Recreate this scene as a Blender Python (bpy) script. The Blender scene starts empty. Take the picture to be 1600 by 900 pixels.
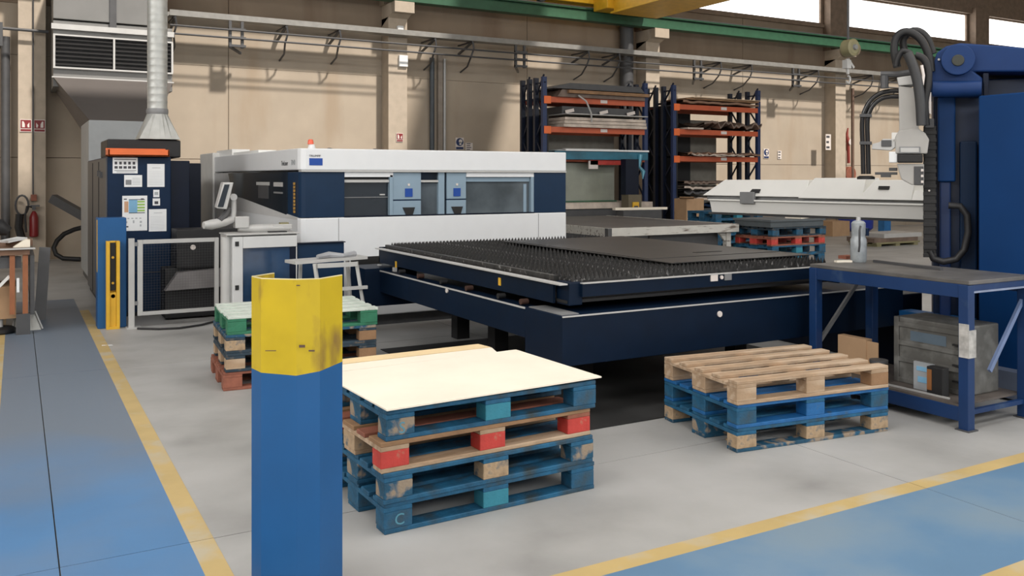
import bpy, math, random
from math import sin, cos, pi, radians, sqrt, atan2
from mathutils import Vector, Matrix
random.seed(7)
S = bpy.context.scene
COL = S.collection

# ------------------------------------------------------------------ camera
HC = 1.657; YAW = 29.35; FPX = 1378.0
cam = bpy.data.cameras.new('camera'); camo = bpy.data.objects.new('camera', cam); COL.objects.link(camo)
cam.sensor_width = 36.0; cam.sensor_fit = 'HORIZONTAL'; cam.lens = FPX / 1600 * 36
cam.shift_y = -(450 - 277) / 1600.0
cam.clip_start = 0.05; cam.clip_end = 200
camo.location = (0, 0, HC); camo.rotation_euler = (radians(90), 0, radians(-YAW))
S.camera = camo

# ------------------------------------------------------------------ world, sun, lights, exposure
w = bpy.data.worlds.new('world'); S.world = w; w.use_nodes = True
w.node_tree.nodes['Background'].inputs[0].default_value = (0.93, 0.97, 1.0, 1)
w.node_tree.nodes['Background'].inputs[1].default_value = 0.45
sun = bpy.data.lights.new('sun', 'SUN'); suno = bpy.data.objects.new('sun', sun); COL.objects.link(suno)
sun.energy = 4.5; sun.angle = radians(3.5); sun.color = (1.0, 0.92, 0.83)
suno.location = (10, 0, 20)
suno.rotation_euler = Vector((-0.28, 0.93, -1.0)).to_track_quat('-Z', 'Y').to_euler()
def area(x, y, z, sx, sy, p, col=(1, 0.985, 0.96)):
    l = bpy.data.lights.new('fill_light', 'AREA'); o = bpy.data.objects.new('fill_light', l); COL.objects.link(o)
    l.shape = 'RECTANGLE'; l.size = sx; l.size_y = sy; l.energy = p; l.color = col
    o.location = (x, y, z)
    return o
area(8, -3.5, 9.7, 30, 3.0, 950)  # ambient fill below the closed roof, in place of rooflight strips
area(8, 3.0, 9.7, 30, 3.0, 1050)
# added unseen fill lamps, behind the camera and at left, brightening the machine faces
o = area(10, -7.6, 6.2, 34, 2.2, 1250, (1, .99, .97)); o.rotation_euler = (radians(52), 0, 0)
o = area(-7.6, 4, 6.2, 14, 2.0, 800, (1, .99, .97)); o.rotation_euler = (radians(60), 0, radians(-90))
S.view_settings.view_transform = 'Standard'
S.view_settings.look = 'None'
S.view_settings.gamma = 1.0
S.view_settings.use_curve_mapping = False
S.view_settings.exposure = 0.0

# ------------------------------------------------------------------ pixel rays of the 1600x900 frame onto real planes
_F = (sin(radians(YAW)), cos(radians(YAW))); _R = (_F[1], -_F[0])
def ray(px):
    u = (px - 800) / FPX
    return _F[0] + u * _R[0], _F[1] + u * _R[1]
def onY(px, py, Y):
    r = ray(px); t = Y / r[1]; return Vector((r[0] * t, Y, HC + (277 - py) / FPX * t))
def onX(px, py, X):
    r = ray(px); t = X / r[0]; return Vector((X, r[1] * t, HC + (277 - py) / FPX * t))
def onZ(px, py, z=0):
    t = (HC - z) * FPX / (py - 277); r = ray(px); return Vector((r[0] * t, r[1] * t, z))

# ------------------------------------------------------------------ materials
MATS = {}
def mat(name, col, rough=0.6, metal=0.0, var=0.12, scale=6.0, col2=None, mask=None, bump=0.0, emit=0, spec=0.5, det=4, trans=0):
    """procedural principled: col with noise variation, optional second colour mixed by mask=(scale, lo, hi[, stretch])"""
    if name in MATS: return MATS[name]
    m = bpy.data.materials.new(name); m.use_nodes = True; nt = m.node_tree; N = nt.nodes; L = nt.links
    b = N['Principled BSDF']; b.inputs['Roughness'].default_value = rough; b.inputs['Metallic'].default_value = metal
    b.inputs['Specular IOR Level'].default_value = spec
    tc = N.new('ShaderNodeTexCoord')
    nz = N.new('ShaderNodeTexNoise'); nz.inputs['Scale'].default_value = scale; nz.inputs['Detail'].default_value = det
    L.new(tc.outputs['Object'], nz.inputs['Vector'])
    mr = N.new('ShaderNodeMapRange'); L.new(nz.outputs[0], mr.inputs[0])
    mr.inputs[1].default_value = 0.3; mr.inputs[2].default_value = 0.7
    mr.inputs[3].default_value = 1 - var; mr.inputs[4].default_value = 1 + var
    mx = N.new('ShaderNodeVectorMath'); mx.operation = 'SCALE'; mx.inputs[0].default_value = col
    L.new(mr.outputs[0], mx.inputs['Scale'])
    out = mx.outputs[0]
    if col2:
        sc, lo, hi = mask[:3]
        n2 = N.new('ShaderNodeTexNoise'); n2.inputs['Scale'].default_value = sc; n2.inputs['Detail'].default_value = 6
        if len(mask) > 3:
            mp = N.new('ShaderNodeMapping'); mp.inputs['Scale'].default_value = mask[3]
            L.new(tc.outputs['Object'], mp.inputs[0]); L.new(mp.outputs[0], n2.inputs['Vector'])
        else: L.new(tc.outputs['Object'], n2.inputs['Vector'])
        m2 = N.new('ShaderNodeMapRange'); m2.inputs[1].default_value = lo; m2.inputs[2].default_value = hi
        L.new(n2.outputs[0], m2.inputs[0])
        mm = N.new('ShaderNodeMix'); mm.data_type = 'RGBA'; L.new(m2.outputs[0], mm.inputs[0])
        L.new(out, mm.inputs[6]); mm.inputs[7].default_value = (*col2, 1); out = mm.outputs[2]
    L.new(out, b.inputs['Base Color'])
    if bump:
        bp = N.new('ShaderNodeBump'); bp.inputs['Strength'].default_value = bump; bp.inputs['Distance'].default_value = 0.01
        n3 = N.new('ShaderNodeTexNoise'); n3.inputs['Scale'].default_value = scale * 8; n3.inputs['Detail'].default_value = 5
        L.new(tc.outputs['Object'], n3.inputs['Vector']); L.new(n3.outputs[0], bp.inputs['Height']); L.new(bp.outputs[0], b.inputs['Normal'])
    if emit:
        b.inputs['Emission Color'].default_value = (*col, 1); b.inputs['Emission Strength'].default_value = emit
    if trans:
        b.inputs['Transmission Weight'].default_value = trans
    MATS[name] = m; return m

CONC = mat('concrete_floor', (.33, .328, .318), .5, col2=(.43, .428, .42), mask=(1.1, .36, .68), var=.20, scale=1.7, bump=.08, det=8)
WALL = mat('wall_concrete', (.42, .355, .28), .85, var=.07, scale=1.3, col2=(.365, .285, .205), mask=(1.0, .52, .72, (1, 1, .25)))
WALLSHADE = mat('wall_upper_shade', (.29, .225, .165), .85, var=.1, scale=1.0, col2=(.21, .145, .10), mask=(.9, .5, .7, (1, 1, .2)))  # shade above the cable tray painted into the base; streaks are brown stains
WALLG = mat('wall_back_grey', (.30, .28, .24), .85, var=.1)
COLM = mat('column_concrete', (.46, .39, .31), .8, var=.07)
BROWN = mat('brown_beam', (.22, .16, .115), .8, var=.15)
GREEN = mat('green_rail', (.028, .105, .055), .5)
YCRANE = mat('crane_yellow', (.85, .50, .03), .45, var=.08)
GALV = mat('galvanised', (.46, .47, .45), .42, .35, var=.10, scale=9)
LGREY = mat('light_grey_metal', (.50, .50, .49), .45, .1, var=.05)
MGREY = mat('mid_grey_metal', (.24, .245, .25), .5, .2, var=.08)
DGREY = mat('dark_grey_metal', (.075, .076, .08), .5, .1, var=.1)
BLACK = mat('black_rubber', (.012, .012, .013), .55, var=.2)
WHITE = mat('machine_white', (.78, .80, .82), .35, var=.015)
OFFW = mat('off_white', (.74, .73, .70), .45, var=.05)
NAVY = mat('navy_paint', (.003, .017, .050), .45, var=.08, spec=.22)
NAVY2 = mat('navy_panel', (.006, .026, .066), .4, var=.06, spec=.28)
DNAVY = mat('dark_navy', (.003, .007, .020), .42, var=.1, spec=.25)
TABN = mat('table_navy', (.0015, .009, .026), .48, var=.12, spec=.2)
BLUEG = mat('blue_grey_panel', (.26, .36, .45), .35, var=.03)
GLASS = mat('tinted_glass', (.018, .024, .032), .08, 0, var=.1, spec=.8)
GLASS2 = mat('tinted_glass_light', (.10, .12, .135), .12, 0, var=.4, scale=2.2, spec=.8)
BLUEP = mat('blue_paint', (.004, .085, .255), .5, var=.08, scale=3)
BENCHB = mat('bench_blue', (.003, .030, .115), .5, var=.12, scale=4, col2=(.05, .09, .16), mask=(5, .6, .8))
MACHB = mat('machine_blue', (.003, .040, .150), .5, var=.07, scale=2, spec=.22)
MACHD = mat('machine_blue_dark', (.001, .014, .052), .45, var=.15, scale=3)
YELP = mat('yellow_guard', (.52, .375, .008), .45, var=.1, scale=5, col2=(.22, .13, .03), mask=(6.5, .56, .70, (1, 1, .4)))
YELS = mat('yellow_strip', (.72, .42, .03), .45, var=.1)
ORANGE = mat('orange_plastic', (.80, .16, .035), .45, var=.06)
RACKO = mat('rack_orange', (.52, .10, .035), .45, var=.12, scale=3)
RACKB = mat('rack_blue', (.008, .013, .03), .45, var=.12)
RACKB2 = mat('rack_blue_bright', (.012, .03, .10), .45, var=.12)
PLY = mat('cream_plywood', (.88, .81, .68), .6, var=.04, scale=3)
PLY2 = mat('yellowish_plywood', (.80, .62, .36), .6, var=.06, scale=3)
NWOOD = mat('natural_wood', (.37, .255, .16), .75, var=.2, scale=7, col2=(.50, .38, .27), mask=(3, .45, .65, (1, 8, 8)), bump=.3)
NWOODD = mat('brown_wood', (.27, .155, .08), .75, var=.2, scale=7, bump=.3)
WOODR = mat('raw_block', (.42, .30, .185), .8, var=.3, scale=16, col2=(.10, .12, .13), mask=(16, .52, .66), bump=.4)
PBLUE = mat('pallet_blue', (.009, .092, .185), .65, var=.35, scale=9, col2=(.035, .05, .055), mask=(7, .50, .72), bump=.4)
PBLUE2 = mat('pallet_blue_bright', (.010, .115, .32), .55, var=.2, scale=9, col2=(.06, .10, .14), mask=(11, .62, .75), bump=.3)
PBLUE3 = mat('pallet_blue_worn', (.010, .075, .14), .65, var=.3, scale=9, col2=(.30, .235, .17), mask=(11, .50, .60), bump=.5)
PTEAL = mat('pallet_teal', (.03, .21, .29), .6, var=.12, scale=9, bump=.3)
PRED = mat('pallet_red', (.48, .045, .035), .6, var=.15, scale=9, col2=(.36, .22, .14), mask=(13, .62, .72), bump=.3)
PGREEN = mat('pallet_green', (.025, .16, .085), .6, var=.2, scale=9, bump=.3)
PGREENW = mat('pallet_green_bleached', (.58, .64, .58), .6, var=.12, scale=9, col2=(.06, .22, .14), mask=(12, .62, .72), bump=.2)
PDARK = mat('pallet_dark_blue', (.02, .04, .06), .7, var=.3, scale=9, col2=(.16, .13, .10), mask=(14, .56, .68), bump=.3)
PBROWN = mat('pallet_redbrown', (.26, .09, .055), .7, var=.25, scale=9, bump=.3)
CARD = mat('cardboard', (.44, .28, .16), .8, var=.06)
CARDD = mat('cardboard_dark', (.22, .13, .085), .8, var=.2)
PAPER = mat('paper', (.80, .82, .83), .7, var=.02)
INK = mat('ink', (.06, .06, .07), .7, var=.1)
INKL = mat('ink_light', (.42, .44, .46), .7, var=.1)
PBLU = mat('print_blue', (.20, .42, .62), .7, var=.1)
PGRN = mat('print_green', (.32, .52, .12), .7, var=.1)
PORG = mat('print_brown', (.55, .33, .2), .7, var=.1)
LOGO = mat('logo_blue', (.004, .06, .34), .5, var=.05)
SIGNR = mat('sign_red', (.22, .015, .02), .5, var=.1)
SIGNW = mat('sign_white', (.72, .66, .62), .6, var=.04)
SIGNB = mat('sign_blue', (.02, .04, .12), .5, var=.1)
SLAT = mat('burnt_steel', (.045, .044, .043), .45, .35, var=.4, scale=14, col2=(.50, .49, .48), mask=(24, .60, .76))  # pale specks paint in the sparkle of the slats
SHEET = mat('sheet_steel', (.075, .073, .072), .42, .45, var=.12, scale=2)
GTOP = mat('grey_table_top', (.16, .155, .15), .45, .3, var=.12, scale=1.5)
WORN = mat('worn_white_paint', (.55, .54, .50), .6, var=.06, col2=(.16, .13, .11), mask=(4, .56, .68, (1, 6, 6)))
BTOP = mat('bench_top_steel', (.15, .145, .14), .45, .4, var=.25, scale=5)
DARKPL = mat('floor_plate_shadow', (.030, .030, .030), .6, .2, var=.4, scale=2.5)
REDX = mat('extinguisher_red', (.20, .012, .014), .35, var=.05)
WINP = mat('window_daylight', (1.0, 1.0, 1.0), .5, var=0, emit=3.0)
TEAL = mat('teal_film', (.015, .13, .20), .35, var=.25, scale=4)
TARP = mat('brown_tarp', (.16, .115, .09), .5, var=.3, scale=4)
TARPW = mat('pale_film', (.55, .47, .40), .45, var=.25, scale=5)
DUCTF = mat('grey_duct', (.125, .112, .105), .65, var=.06, scale=1.2)
DUCTM = mat('grey_sheet', (.19, .19, .185), .5, .2, var=.1, scale=1.5)
GCASE = mat('grey_case', (.11, .108, .10), .55, .1, var=.15, scale=8, col2=(.18, .18, .17), mask=(7, .5, .65))
PILG = mat('pale_green_glass', (.28, .30, .25), .4, var=.12, scale=3)
OLIVE = mat('olive', (.24, .22, .12), .5, var=.15)
ROBW = mat('robot_white', (.42, .41, .39), .45, var=.06)
PLASTIC = mat('bottle_plastic', (.33, .36, .38), .3, var=.15, scale=20)
PAINTB = mat('floor_paint_blue', (.125, .235, .37), .42, var=.10, scale=1.1, col2=(.19, .27, .345), mask=(1.1, .42, .62), bump=.05)
PAINTBL = mat('floor_paint_blue_left', (.075, .20, .40), .42, var=.10, scale=1.1, col2=(.155, .195, .25), mask=(.9, .42, .60), bump=.05)
def worn_towards_far(m, y0, y1):   # the walkway is scuffed grey by traffic beyond y0
    nt = m.node_tree; N = nt.nodes; L = nt.links
    mm = [n for n in N if n.bl_idname == 'ShaderNodeMix'][0]; src = mm.inputs[0].links[0].from_socket
    tc = [n for n in N if n.bl_idname == 'ShaderNodeTexCoord'][0]
    sp = N.new('ShaderNodeSeparateXYZ'); L.new(tc.outputs['Object'], sp.inputs[0])
    mr = N.new('ShaderNodeMapRange'); mr.inputs[1].default_value = y0; mr.inputs[2].default_value = y1; L.new(sp.outputs[1], mr.inputs[0])
    sc = N.new('ShaderNodeMath'); sc.operation = 'MULTIPLY'; sc.inputs[1].default_value = .35; L.new(src, sc.inputs[0])
    ad = N.new('ShaderNodeMath'); ad.operation = 'ADD'; ad.use_clamp = True; L.new(mr.outputs[0], ad.inputs[0]); L.new(sc.outputs[0], ad.inputs[1]); L.new(ad.outputs[0], mm.inputs[0])
worn_towards_far(PAINTBL, 5.0, 6.6)
PAINTY = mat('floor_paint_yellow', (.50, .37, .16), .5, var=.10, scale=3, col2=(.48, .42, .30), mask=(3.5, .52, .68), bump=.05)
BBLUE = mat('bin_blue', (.02, .045, .36), .45, var=.1)
HOOKR = mat('hook_red', (.3, .05, .04), .5, var=.1)

# ------------------------------------------------------------------ mesh helpers
class MB:
    def __init__(s): s.v = []; s.f = []; s.sm = False
    def add(s, vs, fs):
        n = len(s.v); s.v += [tuple(v) for v in vs]; s.f += [tuple(i + n for i in f) for f in fs]; return s
    def box(s, x0, x1, y0, y1, z0, z1):
        if x0 > x1: x0, x1 = x1, x0
        if y0 > y1: y0, y1 = y1, y0
        if z0 > z1: z0, z1 = z1, z0
        return s.add([(x0,y0,z0),(x1,y0,z0),(x1,y1,z0),(x0,y1,z0),(x0,y0,z1),(x1,y0,z1),(x1,y1,z1),(x0,y1,z1)],
              [(0,3,2,1),(4,5,6,7),(0,1,5,4),(1,2,6,5),(2,3,7,6),(3,0,4,7)])
    def bar(s, a, b, w_, h_, up=(0, 0, 1)):
        a = Vector(a); b = Vector(b); d = (b - a).normalized(); u = Vector(up)
        if abs(d.dot(u)) > .99: u = Vector((0, 1, 0))
        r = d.cross(u).normalized(); u = r.cross(d)
        vs = [p + r * (sx * w_ / 2) + u * (sy * h_ / 2) for p in (a, b) for sx, sy in ((-1,-1),(1,-1),(1,1),(-1,1))]
        return s.add(vs, [(0,1,2,3),(7,6,5,4),(0,4,5,1),(1,5,6,2),(2,6,7,3),(3,7,4,0)])
    def tube(s, pts, r, n=8, caps=True):
        pts = [Vector(p) for p in pts]; k = len(pts); base = len(s.v); s.sm = True
        rs = r if isinstance(r, (list, tuple)) else [r] * k
        pu = None
        for i, p in enumerate(pts):
            d = (pts[min(i + 1, k - 1)] - pts[max(i - 1, 0)]).normalized()
            u = pu if pu is not None else Vector((0, 0, 1))
            if abs(d.dot(u)) > .98: u = Vector((1, 0, 0)) if abs(d.x) < .9 else Vector((0, 1, 0))
            a = d.cross(u).normalized(); b = a.cross(d); pu = b
            for j in range(n):
                t = 2 * pi * j / n; s.v.append(tuple(p + a * (cos(t) * rs[i]) + b * (sin(t) * rs[i])))
        for i in range(k - 1):
            for j in range(n):
                j2 = (j + 1) % n
                s.f.append((base + i*n + j, base + (i+1)*n + j, base + (i+1)*n + j2, base + i*n + j2))
        if caps:
            s.f.append(tuple(base + j for j in range(n))); s.f.append(tuple(base + (k-1)*n + j for j in reversed(range(n))))
        return s
    def lathe(s, c, prof, n=20, axis='z'):
        base = len(s.v); s.sm = True; c = Vector(c)
        for r, h in prof:
            for j in range(n):
                t = 2*pi*j/n; a, b = r*cos(t), r*sin(t)
                p = {'z': (a, b, h), 'y': (a, h, b), 'x': (h, a, b)}[axis]
                s.v.append(tuple(c + Vector(p)))
        for i in range(len(prof) - 1):
            for j in range(n):
                j2 = (j+1) % n; q = (base+i*n+j, base+i*n+j2, base+(i+1)*n+j2, base+(i+1)*n+j)
                s.f.append(q if axis == 'z' else q[::-1])
        s.f.append(tuple(base + j for j in reversed(range(n)))); s.f.append(tuple(base+(len(prof)-1)*n+j for j in range(n)))
        return s
    def prism(s, poly, z0, z1):       # poly in xy
        n = len(poly)
        return s.add([(x, y, z0) for x, y in poly] + [(x, y, z1) for x, y in poly],
              [tuple(reversed(range(n))), tuple(range(n, 2*n))] + [(i, (i+1) % n, n+(i+1) % n, n+i) for i in range(n)])
    def prism_xz(s, poly, y0, y1):    # poly (x,z), extruded in y
        n = len(poly)
        return s.add([(x, y0, z) for x, z in poly] + [(x, y1, z) for x, z in poly],
              [tuple(range(n)), tuple(reversed(range(n, 2*n)))] + [(i, n+i, n+(i+1) % n, (i+1) % n) for i in range(n)])
    def prism_yz(s, poly, x0, x1):
        n = len(poly)
        return s.add([(x0, y, z) for y, z in poly] + [(x1, y, z) for y, z in poly],
              [tuple(reversed(range(n))), tuple(range(n, 2*n))] + [(i, (i+1) % n, n+(i+1) % n, n+i) for i in range(n)])
    def mesh(s, name, off=(0, 0, 0)):
        me = bpy.data.meshes.new(name); o = Vector(off)
        me.from_pydata([tuple(Vector(v) - o) for v in s.v], [], s.f); me.update()
        if s.sm:
            me.polygons.foreach_set('use_smooth', [len(p.vertices) <= 4 for p in me.polygons])
            try: me.set_sharp_from_angle(angle=radians(40))
            except Exception: pass
        return me

def wloc(p):
    v = Vector((0, 0, 0))
    while p is not None: v += p.location; p = p.parent
    return v
def add(name, mb, m, parent=None, bev=0, label=None, rel=False):
    """link mb (world coordinates unless rel) as one mesh object under parent"""
    off = (0, 0, 0) if (rel or parent is None) else wloc(parent)
    me = mb.mesh(name, off); me.materials.append(m)
    o = bpy.data.objects.new(name, me); COL.objects.link(o)
    if parent is not None: o.parent = parent
    if bev:
        b = o.modifiers.new('bevel', 'BEVEL'); b.width = bev; b.segments = 2; b.limit_method = 'ANGLE'
    if label: o['label'] = label
    return o
def tag(o, label, cat, group=None, kind=None):
    o['label'] = label; o['category'] = cat
    if group: o['group'] = group
    if kind: o['kind'] = kind
    return o
def T(name, label, cat, loc=(0, 0, 0), rz=0, group=None):
    o = bpy.data.objects.new(name, None); COL.objects.link(o); o.empty_display_size = .1
    o.location = loc; o.rotation_euler = (0, 0, rz); return tag(o, label, cat, group)
def struct(name, mb, m, parent=None, label=None, bev=0):
    o = add(name, mb, m, parent, bev)
    if parent is None: o['kind'] = 'structure'
    if label: o['label'] = label
    return o
def box(*a): return MB().box(*a)
def inst(name, me, m, parent, loc, rot=(0, 0, 0)):
    o = bpy.data.objects.new(name, me); COL.objects.link(o); o.parent = parent; o.location = loc; o.rotation_euler = rot
    if m is not None and len(o.material_slots):
        o.material_slots[0].link = 'OBJECT'; o.material_slots[0].material = m
    return o
def text(body, size, M, m, parent, name='lettering', ext=.001, align='LEFT', sx=1.0):
    cu = bpy.data.curves.new('t', 'FONT'); cu.body = body; cu.size = size; cu.extrude = ext; cu.align_x = align; cu.resolution_u = 2
    t = bpy.data.objects.new('t', cu); COL.objects.link(t)
    me = bpy.data.meshes.new_from_object(t); bpy.data.objects.remove(t)
    me.transform(Matrix.Diagonal((sx, 1, 1, 1))); me.materials.clear(); me.materials.append(m)
    o = bpy.data.objects.new(name, me); COL.objects.link(o)
    pl = wloc(parent); o.parent = parent
    o.matrix_local = Matrix.Translation(-pl) @ M
    return o
def faceS(x, y, z): return Matrix.Translation((x, y, z)) @ Matrix.Rotation(radians(90), 4, 'X')       # reads when looking along +Y
def faceW(x, y, z): return Matrix.Translation((x, y, z)) @ Matrix.Rotation(radians(-90), 4, 'Z') @ Matrix.Rotation(radians(90), 4, 'X')  # looking along +X

# ================================================================== FLOOR
XJ = [-8.0, -3.9, .16, 4.22, 8.3, 12.4, 16.5, 20.6, 24.7, 28.8, 34.5]
YJ = [-8.0, -4.0, .1, 4.2, 8.35, 12.5, 16.6, 20.0]
floor = struct('floor', box(-8, 34.5, -8, 20, -.2, -.02), mat('joint_dark', (.10, .10, .095), .8), label='grey concrete workshop floor with sawn joints')
for i in range(len(XJ) - 1):
    for j in range(len(YJ) - 1):
        g = .003
        add('slab', box(XJ[i] + g, XJ[i+1] - g, YJ[j] + g, YJ[j+1] - g, -.02, 0), CONC, floor)
n_tr = [0]
def paint(x0, x1, y0, y1, m, label, h=.002):
    n_tr[0] += 1; mb = MB(); g = .003
    xs = [x0] + [x for x in XJ if x0 < x < x1] + [x1]; ys = [y0] + [y for y in YJ if y0 < y < y1] + [y1]
    for i in range(len(xs) - 1):
        for j in range(len(ys) - 1):
            mb.box(xs[i] + g * (i > 0), xs[i+1] - g * (i < len(xs) - 2), ys[j] + g * (j > 0), ys[j+1] - g * (j < len(ys) - 2), .0001, h)
    return struct('trim_%d' % n_tr[0], mb, m, label=label)
paint(-.10, .685, 3.12, 13.4, PAINTBL, 'blue painted walkway running away along the left')
paint(.0, 30, 2.24, 3.01, PAINTB, 'blue painted walkway crossing the bottom right of the floor')
paint(-8, 0, 2.24, 12.9, PAINTBL, 'blue painted floor at the far left') if False else None
paint(.685, .79, 3.01, 12.2, PAINTY, 'yellow line along the right edge of the left walkway', .0022)
paint(-.21, -.10, 2.14, 12.2, PAINTY, 'yellow line along the left edge of the left walkway', .0022)
paint(.79, 30, 3.01, 3.115, PAINTY, 'yellow line along the far edge of the crossing walkway', .0022)
paint(0, 30, 2.14, 2.24, PAINTY, 'yellow line in the bottom right corner of the picture', .0022)
tag(add('shadow_floor_plate', box(3.05, 6.3, 4.78, 8.0, .0025, .008), DARKPL), 'dark steel plate and painted shadow under the cutting table', 'floor plate')  # mostly paints in the table's shadow, partly a real plate

# ================================================================== BACK WALL
PY_ = 7.62; CX = [.27 + PY_ * k for k in range(-1, 5)]
SILL = 6.60; WTOP = 7.64
wallb = struct('wall_back', box(-8, 34.5, 20.06, 20.3, 0, SILL - .1), mat('joint_wall', (.16, .12, .09), .9), label='beige precast concrete wall behind the machines')
vx = [-8]
for c in CX: vx += [c, c + 3.81]
vx = [x for x in vx if -8 <= x <= 34.5]; vx = sorted(set(vx)); vx[-1:] = [vx[-1], 34.5] if vx[-1] < 34 else [34.5]
for i in range(len(vx) - 1):
    for z0, z1 in ((0, 2.045), (2.055, 4.08), (4.085, 5.10), (5.105, SILL - .1)):
        add('panel', box(vx[i] + .006, vx[i+1] - .006, 20, 20.06, z0, z1), WALLSHADE if z0 > 5 else WALL, wallb, bev=.004)
add('sill_band', box(-8, 34.5, 19.93, 20.3, SILL - .1, SILL), BROWN, wallb)
add('lintel', box(-8, 34.5, 19.85, 20.3, WTOP, 10.0), BROWN, wallb)
nw = 0
for k in range(len(CX)):
    x0 = CX[k] + .55; x1 = (CX[k+1] if k + 1 < len(CX) else 34.5) - .38
    if k < 1: 
        add('infill', box(-8 if k == 0 else x0, x1, 20.0, 20.3, SILL, WTOP), WALL, wallb); continue
    nw += 1
    wf = T('window_%d' % nw, 'window', 'window', (x0, 20.0, SILL)); del wf['category']; wf['kind'] = 'structure'
    wf['label'] = 'bright high window, %s from the left along the wall' % ['first', 'second', 'third', 'fourth', 'fifth'][nw - 1]
    m = MB(); m.box(x0, x1, 19.98, 20.12, SILL, SILL + .05); m.box(x0, x1, 19.98, 20.12, WTOP - .05, WTOP)
    m.box(x0, x0 + .05, 19.98, 20.12, SILL + .05, WTOP - .05); m.box(x1 - .05, x1, 19.98, 20.12, SILL + .05, WTOP - .05)
    add('frame', m, BROWN, wf)
    npn = 4; pw = (x1 - x0 - .1) / npn
    for q in range(npn):
        add('pane', box(x0 + .05 + q * pw + .008, x0 + .05 + (q+1) * pw - .008, 20.05, 20.07, SILL + .05, WTOP - .05), WINP, wf)
    add('infill', box(CX[k] - .38, CX[k] + .55, 20.0, 20.3, SILL, WTOP), BROWN, wallb)
struct('wall_left', box(-8.3, -8, -8, 20.3, 0, 10), WALL, label='left end wall of the hall')
struct('wall_right', box(34.5, 34.8, -8, 20.3, 0, 10), WALL, label='right end wall of the hall')
# roof: closed except for the glazed strip that lets the sun onto the back wall
m = MB(); m.box(-8, 34.5, -8, 11.4, 10, 10.2); m.box(-8, 34.5, 15.5, 20.3, 10, 10.2)
for a, b in ((-8, -4), (10.4, 12.9), (34, 34.5)): m.box(a, b, 11.4, 15.5, 10, 10.2)
struct('ceiling', m, BROWN, label='dark roof with rooflight openings')
# columns
for k, c in enumerate(CX[1:]):
    who = ['behind the fire extinguisher at far left', 'between the laser machine and the first rack', 'behind the gap between the two pallet racks',
           'beside the white gantry arm', 'at the far right between the windows'][k]
    t = T('concrete_column', 'beige concrete column ' + who, 'column', (c, 20, 0), group=None)
    add('shaft', box(c - .24, c + .24, 19.55, 20.0, 0, 5.45 if k else 6.3), COLM, t, bev=.01)
    add('corbel', MB().prism_yz([(20, 5.25), (19.35, 5.5), (19.15, 5.5), (19.15, 5.76), (20, 5.76)], c - .24, c + .26), COLM, t, bev=.01)
    add('upper_shaft', box(c - .3, c + .5, 19.7, 20.0, 5.76, WTOP + .2), BROWN if k > 1 else COLM, t)
# crane runway rail (green I beam) on the corbels
m = MB(); gy = 19.3
m.box(-8, 34.5, gy - .13, gy + .13, 5.765, 5.80); m.box(-8, 34.5, gy - .02, gy + .02, 5.80, 6.05); m.box(-8, 34.5, gy - .13, gy + .13, 6.05, 6.09)
r = T('crane_runway', 'long green steel crane rail running along the wall', 'crane rail', (13, gy, 5.765))
add('beam', m, GREEN, r); add('cover_plate', box(-8, 34.5, gy - .14, gy - .133, 5.77, 5.99), GREEN, r)
add('rail_head', box(-8, 34.5, gy - .03, gy + .03, 6.09, 6.14), MGREY, r)
# overhead crane
t = T('overhead_crane', 'yellow travelling crane girder crossing above the pallet rack', 'crane', (13.9, 18.8, 6.14))
add('girder', box(13.4, 14.7, -6, 18.5, 5.91, 7.2), YCRANE, t, bev=.02)
add('girder_flange', box(13.3, 14.8, -6, 18.5, 5.86, 5.91), YCRANE, t, bev=.005)
add('end_truck', box(11.3, 16.0, 19.12, 19.48, 6.2, 6.6), YCRANE, t, bev=.02)
add('saddle', box(13.2, 14.9, 18.5, 19.12, 6.0, 6.8), YCRANE, t, bev=.02)
for x in (11.7, 15.6): add('wheel', MB().lathe((x, 19.23, 6.29), [(.15, 0), (.15, .12)], 16, 'y'), DGREY, t)
# cable tray and hanging lines along the wall
t = T('cable_tray', 'long grey galvanised cable tray running along the beige wall', 'cable tray', (13, 19.35, 4.98))
for a, b, mm in ((2.74, 11.9, LGREY), (11.9, 19.0, LGREY), (19.0, 34.4, LGREY)):
    mb = MB(); mb.box(a, b, 19.17, 19.19, 4.98, 5.10); mb.box(a, b, 19.19, 19.47, 4.98, 4.995); mb.box(a, b, 19.47, 19.49, 4.98, 5.10)
    add('channel', mb, mat('tray_grey', (.27, .265, .25), .5, .2), t)
def bracket(x, kind, par):
    mb = MB()
    if kind == 0:
        mb.bar((x, 19.99, 4.75), (x, 19.2, 4.955), .05, .04); mb.bar((x, 19.99, 4.96), (x, 19.2, 4.96), .05, .03)
        mb.tube([(x, 19.2, 4.97), (x + .03, 19.2, 4.8), (x - .02, 19.25, 4.6), (x + .05, 19.6, 4.4), (x+.05, 19.98, 4.3)], .022, 6)
    else:
        mb.bar((x, 19.2, 4.97), (x, 19.2, 4.40), .06, .05); mb.bar((x + .25, 19.2, 4.97), (x + .25, 19.2, 4.40), .06, .05); mb.bar((x, 19.2, 4.42), (x + .3, 19.6, 4.35), .05, .05)
        for zz in (4.8, 4.62, 4.45): mb.box(x - .03, x + .32, 19.15, 19.23, zz - .03, zz + .02)
    return add('bracket', mb, DGREY, par)
xs_ = [2.85, 3.95, 5.15, 6.35, 8.7, 9.7, 10.9, 13.1, 14.1, 16.7, 17.7, 18.9, 20.6, 21.7, 24.2, 25.6, 27.0, 28.4]
for i, x in enumerate(xs_): bracket(x, 1 if i in (1, 6, 9, 12) else 0, t)
t = T('electric_line', 'two thin dark cables strung below the cable tray', 'cable', (13, 19.1, 4.6))
for z in (4.77, 4.60): add('cable', MB().tube([(2.74, 19.12, z), (10, 19.12, z - .02), (20, 19.12, z), (34.4, 19.12, z)], .022, 6), DGREY, t)
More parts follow.
